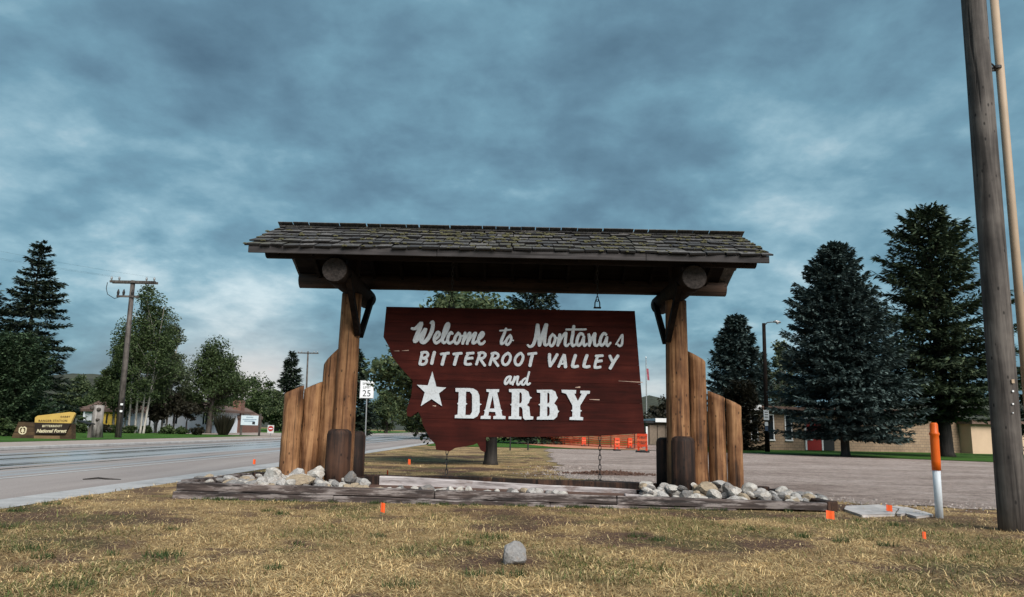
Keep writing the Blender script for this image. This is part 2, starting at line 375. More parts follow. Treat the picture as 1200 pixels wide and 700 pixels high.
c = mix(t, 1.0, c, ramp(t, n2, [(0.3, .45), (0.5, 1.0), (0.7, 1.6)]), 'MULTIPLY'); c = mix(t, 1.0, c, ramp(t, n4, [(0.36, .66), (0.5, 1.0), (0.64, 1.22)]), 'MULTIPLY')
setc(t, b, 'Base Color', c); b.inputs['Roughness'].default_value = 0.95; b.inputs['Specular IOR Level'].default_value = 0.08; bump(t, b, n2, 1.0, 0.04); M_gravel = m
m, t, b = material('wet asphalt')
geo = N(t, 'ShaderNodeNewGeometry'); sp = N(t, 'ShaderNodeSeparateXYZ'); t.links.new(geo.outputs['Position'], sp.inputs[0])
n2 = noise_tex(t, coords(t), 45, 5, 0.8); n = noise_tex(t, coords(t, (0.55, .05, 1)), 1.0, 5, 0.6); trk = noise_tex(t, coords(t, (1.15, .022, 1)), 1.0, 5, 0.62, 0.2)
c = ramp(t, n, [(0.32, (.19, .165, .158)), (0.5, (.265, .232, .222)), (0.68, (.32, .285, .272))]); c = mix(t, 1.0, c, ramp(t, n2, [(0.3, .72), (0.5, 1.0), (0.7, 1.25)]), 'MULTIPLY')
xr = mth(t, 'SUBTRACT', mth(t, 'MULTIPLY', sp.outputs[0], -1.0), mth(t, 'MULTIPLY', mth(t, 'SUBTRACT', trk, .5), 2.4))   # metres left of the camera axis, wavering
lane = ramp(t, mth(t, 'MULTIPLY', xr, .05), [(0.475, 0.0), (0.495, 1.0), (0.82, 1.0), (0.86, 0.0)])
film_sheen = ramp(t, noise_tex(t, coords(t, (1.1, .012, 1)), 1.0, 5, 0.55, 0.1), [(0.44, 0.0), (0.50, 1.0)])
deep = ramp(t, noise_tex(t, coords(t, (1.5, .016, 1)), 1.3, 5, 0.55, 0.05), [(0.53, 0.0), (0.57, 1.0)])
wet = mth(t, 'MULTIPLY', lane, film_sheen); pool = mth(t, 'MULTIPLY', lane, deep)
c = mix(t, mth(t, 'MULTIPLY', wet, 0.75), c, (.33, .35, .37)); c = mix(t, mth(t, 'MULTIPLY', pool, 0.9), c, (.030, .031, .034))  # sky reflection on the wet film painted into base colour as pale blue
setc(t, b, 'Base Color', c)
setc(t, b, 'Roughness', mix(t, pool, mix(t, wet, (.85,) * 3, (.36,) * 3), (.10,) * 3)); setc(t, b, 'Specular IOR Level', ramp(t, mth(t, 'MAXIMUM', wet, pool), [(0, .15), (1, .9)]))
bump(t, b, n2, 0.25, 0.008); M_road = m
m, t, b = material('pale concrete')
n = noise_tex(t, coords(t), 2.2, 6, 0.65); n2 = noise_tex(t, coords(t), 40, 4, 0.7)
c = ramp(t, n, [(0.3, (.27, .265, .265)), (0.5, (.36, .355, .36)), (0.7, (.43, .42, .42))]); c = mix(t, 1.0, c, ramp(t, n2, [(0.3, .8), (0.7, 1.15)]), 'MULTIPLY')
setc(t, b, 'Base Color', c); b.inputs['Roughness'].default_value = 0.85; bump(t, b, n2, 0.4, 0.006); M_conc = m
M_walk = plain('tan pavement', (.32, .265, .235), 0.9, var=0.2, scale=3)
M_line = plain('worn road paint', (.42, .42, .42), 0.7, var=0.25, scale=9)
M_soil = plain('dark soil', (.085, .045, .032), 0.95, var=0.5, scale=14)
M_dirt = plain('orange dirt', (.46, .20, .12), 0.95, var=0.25, scale=1.5)
M_forest = plain('forest hillside', (.036, .040, .026), 0.95, var=0.5, scale=0.06)

# ------------------------------------------------------------------ the setting
def sheet(name, pts, z, mat, kind='structure'):
    mb = MB(); mb.poly([(x, y, z) for x, y in pts]); o = mb.build(name, mat, recalc=False)
    if o.data.polygons[0].normal.z < 0: o.data.flip_normals()
    return tag(o, kind=kind)
mb = MB()                                           # one sheet to the horizon
mb.quad((-3500, -60, -0.012), (3500, -60, -0.012), (3500, 3500, -0.012), (-3500, 3500, -0.012)); tag(mb.build('ground', M_ground, recalc=False), kind='structure')
RX = lambda y: -6.35 + 0.017 * (y - 9.5)            # right edge of the roadside gutter
ys = [-30, 0, 10, 20, 40, 80, 160, 420]
sheet('road', [(RX(y) - 0.75, y) for y in ys] + [(RX(y) - 12.1, y) for y in reversed(ys)], 0.004, M_road)
# concrete gutter, cut into bays with recessed joints
gut = MB()
y = -4.0
while y < 120:
    L = 3.0
    x0, x1 = RX(y), RX(y + L)
    gut.quad((x0 - .78, y + .012, .010), (x0, y + .012, .012), (x1, y + L - .012, .012), (x1 - .78, y + L - .012, .010)); y += L
tag(gut.build('gutter', M_conc, recalc=False), kind='structure')
def strip(name, x0, x1, z, mat, y0=-10, y1=260):
    mb = MB(); mb.quad((RX(y0) + x0, y0, z), (RX(y0) + x1, y0, z), (RX(y1) + x1, y1, z), (RX(y1) + x0, y1, z)); return tag(mb.build(name, mat, recalc=False), kind='structure')
strip('road_line', -3.42, -3.30, 0.009, M_line)
strip('road_line', -10.5, -10.38, 0.009, M_line)
mb = MB(); mb.span((-12.35, -10, 0), (-12.1, 260, .13))
for i, p in enumerate(mb.v): p.x += RX(p.y)
tag(mb.build('kerb', M_conc, bevel=0.02), kind='structure')
strip('pavement', -16.2, -12.35, 0.118, M_walk)
strip('lawn', -95, -16.2, 0.13, M_lawn, -10, 190)
# driveway apron at the far end of the verge
sheet('driveway', [(-19.5, 66), (-19.0, 92), (-36, 92), (-36, 70)], 0.145, M_walk)
# gravel lot with a ragged near edge
edge = [(2.3, 47), (2.1, 40), (1.75, 32), (1.45, 25), (1.25, 20), (1.4, 18.3), (2.2, 17.2), (3.4, 15.9), (4.6, 14.5), (5.7, 13.4), (7.2, 12.5), (9.5, 11.8), (14, 11.0), (30, 10), (70, 9)]
rag = []
for (a, b_), (c_, d) in zip(edge, edge[1:]):
    for k in range(14):
        f = k / 14; x = a + (c_ - a) * f; y = b_ + (d - b_) * f
        nx = noise.noise(Vector((x * 1.1, y * 1.1, 3))) * 0.7 + noise.noise(Vector((x * 6, y * 6, 8))) * 0.12
        rag.append((x + nx, y + nx))
far_edge = [(70, 14), (46, 22), (33, 31), (24.5, 38), (15, 45.5), (9, 47.2)]
sheet('parking_lot', rag + far_edge, 0.004, M_gravel)
sheet('lawn', [(2.6, 47.8), (9, 47.6), (15, 45.9), (24.5, 38.4), (33, 31.4), (46, 22.4), (60, 40), (30, 95), (-6.5, 95), (-5.2, 47.5)], 0.02, M_lawn)
sheet('dirt_patch', [(4.2, 48.6), (9.0, 48.0), (10.6, 62), (0.4, 68), (1.4, 58), (3.0, 51)], 0.028, M_dirt)
sheet('driveway', [(8.9, 47.3), (11.5, 47.0), (13.4, 67), (10.8, 67)], 0.036, M_gravel)

mb = MB(); rg = random.Random(3)
for i in range(2600):
    x, y = rg.choice(rag); x += rg.gauss(.1, .45); y += rg.gauss(.25, .5); r_ = rg.uniform(.005, .016) * (1 + .05 * y); an = rg.uniform(0, 6.28)
    if y > 24: continue
    n_ = len(mb.v); mb.v += [Vector((x + r_ * cos(an + q_ * 2.094), y + r_ * sin(an + q_ * 2.094), .004)) for q_ in range(3)] + [Vector((x + r_ * .2, y, .004 + r_ * rg.uniform(.5, 1.1)))]
    mb.f += [(n_, n_ + 1, n_ + 3), (n_ + 1, n_ + 2, n_ + 3), (n_ + 2, n_, n_ + 3)]
tag(mb.build('gravel', plain('loose gravel', (.30, .26, .24), .9, var=.5, scale=25), recalc=False), kind='stuff')
# ---------- dry turf near the sign: uneven ground with worn patches, then the blades themselves
rng = np.random.default_rng(11)
def vnoise(x, y, s, seed):
    r = np.random.default_rng(seed); G = r.random((256, 256)); xs = x * s + 1000.; ysn = y * s + 1000.
    xi = np.floor(xs).astype(int); yi = np.floor(ysn).astype(int); fx = xs - xi; fy = ysn - yi
    fx = fx * fx * (3 - 2 * fx); fy = fy * fy * (3 - 2 * fy); g = lambda i, j: G[i % 256, j % 256]
    return (g(xi, yi) * (1 - fx) + g(xi + 1, yi) * fx) * (1 - fy) + (g(xi, yi + 1) * (1 - fx) + g(xi + 1, yi + 1) * fx) * fy
def fbm(x, y, s, seed, o=4):
    a = 0; wgt = 1; tot = 0
    for i in range(o): a = a + wgt * vnoise(x, y, s * 2 ** i, seed + i); tot += wgt; wgt *= 0.55
    return a / tot
EX = np.array([e[0] for e in edge[:8]] ); 
def lot_side(x, y):
    """True on the turf side of the gravel edge"""
    exs = np.array([p[0] for p in edge])[::-1]; eys = np.array([p[1] for p in edge])[::-1]
    lim = np.interp(x, np.array([p[0] for p in edge[5:]]), np.array([p[1] for p in edge[5:]]), left=99, right=9)
    lx = np.interp(y, eys[-6:], exs[-6:])
    return np.where(x < 1.4, x < lx, y < lim)
def wear_maps(x, y):
    bare = np.maximum(np.clip((fbm(x, y, 0.75, 21, 5) - 0.55) / 0.10, 0, 1), .85 * np.clip((fbm(x, y, 2.0, 25, 4) - 0.60) / 0.07, 0, 1))
    # scuffed soil under the timbers and beside the marker
    bare = np.maximum(bare, np.clip(1.1 - np.abs(y - 10.9) / 0.55, 0, 1) * np.clip((fbm(x, y, 1.2, 31) - .36) / .12, 0, 1) * (x > 0.5) * (x < 7) * .9)
    bare = np.maximum(bare, np.clip(1.2 - np.hypot((x - 6.0) / 1.3, (y - 9.9) / .7), 0, 1) * .85)
    bare = np.maximum(bare, np.clip(1.2 - np.hypot((x + 5.2) / .9, (y - 11.4) / .5), 0, 1) * .7)
    green = np.clip((fbm(x, y, 1.0, 51, 5) - 0.555) / 0.07, 0, 1)
    green = np.maximum(green, np.clip(1.25 - np.hypot((x + 4.8) / 1.2, (y - 7.8) / 1.4), 0, 1) * np.clip((fbm(x, y, 1.6, 61) - .36) / .12, 0, 1))
    green = np.maximum(green, np.clip(1.15 - np.abs(y - 11.15) / .35, 0, 1) * (np.abs(x) < 4.6) * np.clip((fbm(x, y, 1.4, 71) - .38) / .12, 0, 1))
    green = np.maximum(green, np.clip(1.0 - np.abs(y - 16.6 - x * .25) / 1.1, 0, 1) * (x > -4) * (x < 2) * .8)
    green = np.maximum(green, np.clip(1.0 - np.abs(x + 0.5) / 2.6, 0, 1) * np.clip(1 - np.abs(y - 9.6) / 1.0, 0, 1) * np.clip((fbm(x, y, 1.3, 81) - .42) / .1, 0, 1) * .7)
    return bare, green
def relief(x, y): return 0.028 * (fbm(x, y, 0.8, 91, 4) - .5) + .006
NX, NY = 230, 400
gx, gy = np.meshgrid(np.linspace(-7, 17, NX), np.concatenate([np.linspace(2.0, 24, 290), np.linspace(24.2, 47.4, 110)])); gx = gx.ravel(); gy = gy.ravel()
bare, green = wear_maps(gx, gy)
straw = np.array([.34, .235, .120]); soil = np.array([.10, .060, .046]); grn = np.array([.095, .095, .036])
cc = straw[None] * (1 - bare[:, None]) + soil[None] * bare[:, None]; cc = cc * (1 - .5 * green[:, None]) + grn[None] * .5 * green[:, None]
V = np.stack([gx, gy, relief(gx, gy)], 1)
idx = np.arange(NX * NY).reshape(NY, NX)
Q = np.stack([idx[:-1, :-1], idx[:-1, 1:], idx[1:, 1:], idx[1:, :-1]], -1).reshape(-1, 4)
cen = V[Q].mean(1); keep = (cen[:, 0] < RX(0) * 0 + 99) & (cen[:, 0] > (-6.35 + 0.017 * (cen[:, 1] - 9.5)) - .02) & lot_side(cen[:, 0], cen[:, 1])
tag(np_mesh('turf', V, Q[keep], M_turf, attr=('wear', cc)), kind='structure')

m, t, b = material('grass blade')
at_ = N(t, 'ShaderNodeAttribute', attribute_name='tint'); setc(t, b, 'Base Color', at_.outputs['Color']); b.inputs['Roughness'].default_value = 0.7; b.inputs['Specular IOR Level'].default_value = 0.2
tr = N(t, 'ShaderNodeBsdfTranslucent'); t.links.new(at_.outputs['Color'], tr.inputs[0]); mx = N(t, 'ShaderNodeMixShader'); mx.inputs[0].default_value = 0.25
t.links.new(b.outputs[0], mx.inputs[1]); t.links.new(tr.outputs[0], mx.inputs[2]); t.links.new(mx.outputs[0], t.nodes['Material Output'].inputs[0]); M_blade = m
def blades(name, n, y0, y1, wmul, lmul, flatp=.72):
    """blades whose spacing opens up with distance from the verge the picture is taken from"""
    u = rng.random(n); y = y0 * (y1 / y0) ** u; x = (rng.random(n) * 2 - 1) * (0.74 * y + .5)
    clump = fbm(x, y, 5.5, 131, 3)
    ok = (x > (-6.35 + 0.017 * (y - 9.5)) + .02 - .12 * fbm(x, y, 2, 7)) & lot_side(x + .5 * (fbm(x, y, 1.2, 17) - .45), y + .6 * (fbm(x, y, 1.2, 17) - .45))
    ok &= ~((np.abs(x) < 4.85) & (y > 11.25) & (y < 13.7))
    bare, green = wear_maps(x, y)
    ok &= rng.random(n) < (1 - .80 * bare) * np.clip(.35 + 1.3 * (clump - .25), .15, 1)
    x, y, bare, green = x[ok], y[ok], bare[ok], green[ok]; k = len(x)
    isg = rng.random(k) < (.02 + .27 * green); flat = (rng.random(k) < flatp) & ~isg
    az = rng.random(k) * 2 * pi; L = (.024 + .055 * rng.random(k) ** 1.6) * lmul * (.6 + 1.1 * fbm(x, y, 2.2, 141, 3)); L = np.where(flat, L * 1.5, L); L = np.where(isg, L * 1.05, L)
    lean = np.where(flat, 1.25 + .3 * rng.random(k), (.55 + .75 * rng.random(k))); z0 = relief(x, y) - .004 + np.where(flat, .012 * rng.random(k), 0)
    wd = (.0017 + .0022 * rng.random(k) ** 2) * wmul * np.where(isg, 1.25, 1)
    dx, dy = np.cos(az), np.sin(az); P = np.stack([x, y, z0], 1); side = np.stack([-dy, dx, np.zeros(k)], 1) * wd[:, None]
    D = np.stack([dx * np.sin(lean), dy * np.sin(lean), np.cos(lean)], 1)
    tip = P + D * L[:, None]; tip[:, 2] -= .12 * L; midp = P + D * (L * .55)[:, None]
    V = np.stack([P - side, P + side, midp + side * .8, midp - side * .8, tip], 1).reshape(-1, 3)
    i = np.arange(k)[:, None] * 5
    T = np.concatenate([i + np.array([[0, 1, 2]]), i + np.array([[0, 2, 3]]), i + np.array([[3, 2, 4]])], 0)
    h = rng.random(k)[:, None]; br = (.45 + .85 * rng.random(k))[:, None]
    tone = (.30 + 1.25 * fbm(x, y, 2.4, 151, 5))[:, None]; dry = (np.array([[.58, .400, .185]]) * h + np.array([[.78, .620, .345]]) * (1 - h)) * br * tone
    tan_ = np.array([[.22, .135, .065]]) * br; dry = np.where(rng.random(k)[:, None] < .28, tan_, dry)
    gr = (np.array([[.075, .11, .032]]) * h + np.array([[.17, .175, .062]]) * (1 - h)) * br
    c = np.where(isg[:, None], gr, dry); c = np.repeat(c, 5, axis=0)
    return tag(np_mesh(name, V, T, M_blade, attr=('tint', c), n=3), kind='stuff')
blades('dry_grass', 430000, 4.4, 11.4, 1.0, 1.0)
blades('dry_grass', 22000, 4.4, 11.4, .95, 1.7, 1.0)
blades('dry_grass', 130000, 11.2, 40.0, 1.9, 1.1)
# taller tufts of green weed
tv, tf, tcol = [], [], []
for px, py, s in ((32, 647, 1.3), (193, 653, 1.2), (52, 655, .7), (580, 633, 1.1), (545, 640, .8), (560, 676, .9), (600, 676, 1.0), (200, 622, .6), (330, 604, .8), (312, 600, .7), (1050, 617, .8), (1008, 612, .7),
                  (985, 636, .8), (940, 630, .7), (880, 622, .5), (470, 690, 1), (85, 690, 1), (480, 646, .6), (443, 630, .6), (745, 630, .8), (770, 634, .7), (1040, 641, .7), (20, 600, 1.0), (60, 592, .9), (100, 586, .7), (10, 620, .8),
                  (700, 590, .7), (760, 597, .7), (640, 588, .6), (560, 590, .6), (520, 587, .6), (130, 652, .5), (350, 640, .4), (320, 668, .6), (1140, 655, .5), (30, 672, .6), (390, 583, .8), (420, 584, .7), (360, 581, .6)) + tuple((random.uniform(235, 930), 0, random.uniform(.3, .75)) for _ in range(46)):
    g = ground(px, py) if py else Vector(((px - 600) / F_PX * 11.4, 11.33 - .12 * random.random(), 0))
    for i in range(int(90 * s)):
        r = .11 * s * sqrt(random.random()); a = random.random() * 2 * pi
        bx, by = g.x + r * 1.3 * cos(a), g.y + r * sin(a); L = (.04 + .05 * random.random()) * (.6 + .4 * s); aa = random.random() * 2 * pi; ln = .3 + .9 * random.random(); wd = .005
        n0 = len(tv); tv += [(bx - sin(aa) * wd, by + cos(aa) * wd, 0), (bx + sin(aa) * wd, by - cos(aa) * wd, 0), (bx + cos(aa) * L * sin(ln), by + sin(aa) * L * sin(ln), L * cos(ln) + .01)]
        tf.append((n0, n0 + 1, n0 + 2)); h = random.random(); c = (.030 + .045 * h, .055 + .05 * h, .018 + .02 * h); tcol += [c] * 3
tag(np_mesh('weeds', np.array(tv), np.array(tf), M_blade, attr=('tint', np.array(tcol)), n=3), kind='stuff')

# ------------------------------------------------------------------ the shelter over the sign
D0 = 13.0; PX = 2.90; RX0 = 0.03
shelter = thing('sign_shelter', 'log shelter with mossy shingled roof standing over the red welcome sign', 'shelter', (RX0, D0, 0))
def logmesh(p0, p1, r0, r1, seg=18, rings=12, wob=0.10):
    p0 = Vector(p0); p1 = Vector(p1); mb = MB()
    pts = [p0.lerp(p1, i / rings) for i in range(rings + 1)]
    mb.tube(pts, [r0 + (r1 - r0) * i / rings for i in range(rings + 1)], seg, True, wob)
    if seg >= 40:                                     # drying checks: grooves that wander along the grain
        rc = random.Random(int(p0.x * 100) + 3); ck = [(rc.uniform(0, 2 * pi), rc.uniform(0, rings * .5), rc.uniform(.35, .9) * rings, rc.uniform(.05, .13)) for _ in range(9)]
        for i in range(rings + 1):
            c = pts[i]
            for k in range(seg):
                v = mb.v[i * seg + k]; th_ = 2 * pi * k / seg; g_ = 0
                for t0, i0, ln_, dp in ck:
                    if i0 <= i <= i0 + ln_:
                        da = (th_ - t0 - .16 * noise.noise(Vector((i * .25, t0 * 7, 0))) + pi) % (2 * pi) - pi; g_ = max(g_, dp * math.exp(-(da / .075) ** 2))
                mb.v[i * seg + k] = c + (v - c) * (1 - g_)
    return mb
for sx in (-1, 1):
    X = RX0 + sx * PX
    logmesh((X, D0, -.1), (X - 0.01 * sx, D0, 3.44), .205, .175, 56, 30, .13).build('post', M_log, shelter, True)
    # short stained butt posts clamping the main post, tops chamfered
    for dy, h, xo, r in ((-.40, 1.07, -.03 * sx, .20), (.40, 1.04, .12 * sx * -1, .19)):
        mb = MB(); x0 = X + xo; y0 = D0 + dy
        mb.tube([(x0, y0, -.1), (x0, y0, h * .5), (x0, y0, h - .09), (x0, y0, h - .03), (x0, y0, h)], [r, r * .98, r * .97, r * .88, r * .62], 28, True, .13)
        sp = mb.build('stub_post', M_stub, shelter, True); sp['label'] = 'dark stained stub post'
    # cross beam: front end lower right of the camera's eye, cut face pale
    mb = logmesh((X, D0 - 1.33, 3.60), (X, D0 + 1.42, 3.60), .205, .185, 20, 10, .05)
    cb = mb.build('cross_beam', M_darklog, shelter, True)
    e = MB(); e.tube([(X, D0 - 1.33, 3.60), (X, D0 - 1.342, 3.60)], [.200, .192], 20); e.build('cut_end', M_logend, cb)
    for dy in (-1, 1):
        mb = MB(); a = Vector((X - sx * .02, D0 + dy * .95, 3.46)); b2 = Vector((X - sx * .03, D0 + dy * .20, 2.80)); d = (b2 - a)
        q = d.to_track_quat('Z', 'Y').to_matrix(); off = Vector((-sx * .15, 0, 0))
        mb.box((a + b2) / 2 + off, .09, .11, d.length + .25, q); mb.build('brace', M_darklog, shelter)
# purlins and ridge log
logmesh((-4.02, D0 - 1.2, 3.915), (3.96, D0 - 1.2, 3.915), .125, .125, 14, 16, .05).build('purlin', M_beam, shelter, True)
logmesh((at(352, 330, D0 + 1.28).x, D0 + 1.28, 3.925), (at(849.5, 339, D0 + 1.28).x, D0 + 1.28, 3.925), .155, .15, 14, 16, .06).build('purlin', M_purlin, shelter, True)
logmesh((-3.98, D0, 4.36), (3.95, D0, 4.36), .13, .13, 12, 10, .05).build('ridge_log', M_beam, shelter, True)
for sx in (-1, 1):
    logmesh((RX0 + sx * PX, D0, 3.72), (RX0 + sx * PX, D0, 4.32), .13, .13, 12, 3).build('king_post', M_darklog, shelter, True)
# roof deck: two slopes; front eave at y = D0-1.6
XL, XR = -4.21, 4.08; ZE, ZR = 3.895, 4.62; RUN = 1.60
RUNB = 1.40; ZEB = ZR - (ZR - ZE) * RUNB / RUN
sl = atan2(ZR - ZE, RUN)
dk = MB(); th = .045
prof = [(D0 - RUN, ZE), (D0, ZR), (D0 + RUNB, ZEB), (D0 + RUNB, ZEB - th), (D0, ZR - th), (D0 - RUN, ZE - th)]
n0 = len(dk.v)
for X in (XL + .05, XR - .05): dk.v += [Vector((X, y, z)) for y, z in prof]
for i in range(6):
    j = (i + 1) % 6; dk.f.append((n0 + i, n0 + j, n0 + 6 + j, n0 + 6 + i))
dk.f += [(0, 1, 4, 5), (1, 2, 3, 4), (6, 7, 10, 11), (7, 8, 9, 10)]
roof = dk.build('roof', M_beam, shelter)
# rafters under the deck
for k in range(15):
    X = -3.75 + k * 7.5 / 14
    for s in (-1, 1):
        mb = MB(); rn = RUN if s < 0 else RUNB; c = Vector((X, D0 + s * (rn / 2 - .01), ZR - (ZR - ZE) * rn / 2 / RUN - th - .052)); mb.box(c, .055, rn / cos(sl) - .08, .10, Matrix.Rotation(-s * sl, 3, 'X')); mb.build('rafter', M_beam, roof)
mb = MB()
xs = [XL + .03, -1.2, 2.1, XR - .03]
for a, b2 in zip(xs, xs[1:]):
    mb = MB(); mb.box(((a + b2) / 2, D0 - RUN - .017, ZE - .05), b2 - a - .006, .03, .115); mb.build('fascia', M_fascia, roof, bevel=.004)
    mb = MB(); mb.box(((a + b2) / 2, D0 + RUNB + .017, ZEB - .05), b2 - a - .006, .03, .115); mb.build('fascia', M_fascia, roof, bevel=.004)
# shingles: every one on the slope in view its own piece
CO = 6; EXPO = (RUN / cos(sl) + .05) / CO
su = Vector((0, cos(sl), sin(sl))); nu = Vector((0, -sin(sl), cos(sl)))
rs = random.Random(5)
M_endgrain_shade = plain('end grain and shadow line', (.010, .009, .009), .95, var=.4, scale=20)  # stained end grain plus shadow lines between shingles, painted on butts and sides
def shingle_box(mb, X, wd, s0, ln, tb, lift, side=1):
    """slab whose butt end stands proud; s0 = distance up the slope from the eave"""
    o = Vector((0, D0 - RUN, ZE)) + su * s0 + nu * (.012 + lift); up = su * ln - nu * .020
    sk = rs.uniform(-.02, .02); yaw = rs.uniform(-.010, .010)
    pts = []
    for k, t_ in ((0, tb), (1, .010)):
        for dx in (-1, 1):
            base = o + up * k + Vector((X + dx * wd / 2 + yaw * k, 0, 0)) + su * (sk * dx if k == 0 else 0)
            pts += [base, base + nu * t_]
    if side < 0:
        for p in pts: p.y = 2 * D0 - p.y
    n = len(mb.v); mb.v += pts
    mb.f += [tuple(n + i for i in q) for q in ((0, 2, 3, 1), (4, 5, 7, 6), (1, 3, 7, 5), (0, 4, 6, 2), (0, 1, 5, 4), (2, 6, 7, 3))]
rear = MB(); butts = []
for cse in range(CO):
    x = XL - .02 + rs.uniform(-.05, .0)
    while x < XR:
        wd = min(rs.choice((.16, .20, .24, .28, .33)) * rs.uniform(.9, 1.1), XR + .04 - x)
        if wd < .08: break
        s0 = -.055 + cse * EXPO + rs.uniform(-.022, .018)
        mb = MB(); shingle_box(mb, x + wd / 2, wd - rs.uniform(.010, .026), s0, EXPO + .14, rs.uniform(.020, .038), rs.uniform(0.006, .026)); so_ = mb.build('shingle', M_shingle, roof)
        if len(so_.data.materials) < 2: so_.data.materials.append(M_endgrain_shade)
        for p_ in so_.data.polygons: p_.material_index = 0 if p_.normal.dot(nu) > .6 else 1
        butts.append((x + wd / 2, s0, wd)); x += wd
for cse in range(CO):
    x = XL - .02
    while x < XR:
        wd = rs.uniform(.2, .32); shingle_box(rear, x + wd / 2, wd - .01, RUN / cos(sl) - RUNB / cos(sl) - .03 + cse * (EXPO - .030), EXPO + .10, .03, rs.uniform(.004, .012), -1); x += wd
tag(rear.build('shingles', M_shingle, roof), kind='stuff')
x = XL
while x < XR:
    wd = rs.uniform(.25, .42); wd = min(wd, XR + .02 - x)
    mb = MB()
    for s in (-1, 1):
        mb.box((x + wd / 2, D0 + s * .062, ZR + .038 + rs.uniform(-.006, .012)), wd - .006, .13, .024, Matrix.Rotation(-s * sl, 3, 'X') @ Matrix.Rotation(rs.uniform(-.02, .02), 3, 'Y'))
    mb.build('ridge_cap', M_shingle, roof); x += wd
# moss clumps lodged along the butts, thickest near the ridge
mo = bmesh.new()
for i in range(620):
    X, s0, wd = rs.choice(butts); k = s0 / 1.8
    dn = .30 + .6 * k + .45 * max(0, noise.noise(Vector((X * .55, s0 * 1.2, 2))) * 2)
    if X < -2.6: dn *= .4
    if rs.random() > dn * .85: continue
    P = Vector((X + rs.uniform(-.5, .5) * wd, D0 - RUN, ZE)) + su * (s0 + rs.choice((rs.uniform(-.01, .02), rs.uniform(0, .24)))) + nu * .052
    r = rs.uniform(.012, .036)
    bmesh.ops.create_icosphere(mo, subdivisions=1, radius=1, matrix=Matrix.Translation(P) @ Matrix.Rotation(sl, 4, 'X') @ Matrix.Diagonal((r * rs.uniform(1.0, 2.6), r * rs.uniform(.8, 1.4), r * .55, 1)))
me = bpy.data.meshes.new('moss')
for v_ in mo.verts: v_.co -= WORLD[shelter]
mo.to_mesh(me); mo.free(); tag(place('moss', me, M_moss, roof), kind='stuff')

# upright logs beside each post, tops sawn on the slant
def slant_log(name, label, pl, pr, pb, Y, zl, zr, sx):
    """pl/pr/pb: x readings of the left, right edge near the foot; zl, zr: heights of the two sides of the top"""
    a = at(pl, pb, Y); b2 = at(pr, pb, Y); X = (a.x + b2.x) / 2; r = (b2.x - a.x) / 2 * .97
    o = thing(name, label, 'log', (X, Y, 0), 'upright logs beside the shelter posts')
    mb = MB(); seg = 56; R_ = 22; rc = random.Random(int(pl)); ck = [(rc.uniform(-pi, 0), rc.uniform(0, R_ * .5), rc.uniform(.4, 1.0) * R_, rc.uniform(.06, .15)) for _ in range(5)]
    kn = [(rc.uniform(-2.6, -.5), rc.uniform(2, R_ - 2), rc.uniform(.05, .10)) for _ in range(3)]
    for i in range(R_ + 1):
        for k in range(seg):
            tt = 2 * pi * k / seg; rr = r * (1 + .07 * noise.noise(Vector((cos(tt) * 1.5, sin(tt) * 1.5, i * .35 + X)))) * (1 - .06 * i / R_); tw = tt if tt <= pi else tt - 2 * pi
            for t0, i0, ln_, dp in ck:
                if i0 <= i <= i0 + ln_: rr *= 1 - dp * math.exp(-((tw - t0 - .15 * noise.noise(Vector((i * .3, t0 * 7, 0)))) / .075) ** 2)
            for t0, i0, dp in kn: rr *= 1 + dp * math.exp(-((tw - t0) / .22) ** 2 - ((i - i0) / .9) ** 2)
            x = rr * cos(tt); y = rr * sin(tt)
            top = zl + (zr - zl) * (x / r * .5 + .5) - .05 * max(0, abs(x / r) - .5) * (1 if (zl > zr) == (x > 0) else .2) + .03 * y / r
            mb.v.append(Vector((X + x, Y + y, -.1 + (top + .1) * i / R_)))
    for i in range(R_):
        for k in range(seg):
            j = (k + 1) % seg; mb.f.append((i * seg + k, i * seg + j, (i + 1) * seg + j, (i + 1) * seg + k))
    mb.f.append(tuple(R_ * seg + k for k in range(seg)))
    mb.build('trunk', M_log, o, True); return o
def ztop(x, y, Y): return at(x, y, Y).z
slant_log('upright_log', 'shortest upright log in the trio beside the speed limit sign side post', 326, 350, 552, 12.95, ztop(331, 461, 12.9), ztop(353, 451, 12.9), -1)
slant_log('upright_log', 'middle upright log, slant cut, of the trio nearest the wet road', 349, 372, 554, 13.10, ztop(353, 455, 12.9), ztop(373, 446, 12.9), -1)
slant_log('upright_log', 'tallest upright log of the trio nearest the wet road, slant cut', 370, 396, 556, 13.16, ztop(376, 426, 12.9), ztop(397, 400, 12.9), -1)
slant_log('upright_log', 'tallest upright log of the trio nearest the gravel lot, slant cut', 808, 831, 566, 13.16, ztop(806, 409, 12.9), ztop(828, 422, 12.9), 1)
slant_log('upright_log', 'middle upright log, knotty, of the trio nearest the gravel lot', 831, 853, 567, 13.06, ztop(829, 457, 12.9), ztop(849, 465, 12.9), 1)
slant_log('upright_log', 'shortest upright log of the trio nearest the gravel lot', 853, 872, 567, 12.95, ztop(850, 467, 12.9), ztop(870, 475, 12.9), 1)

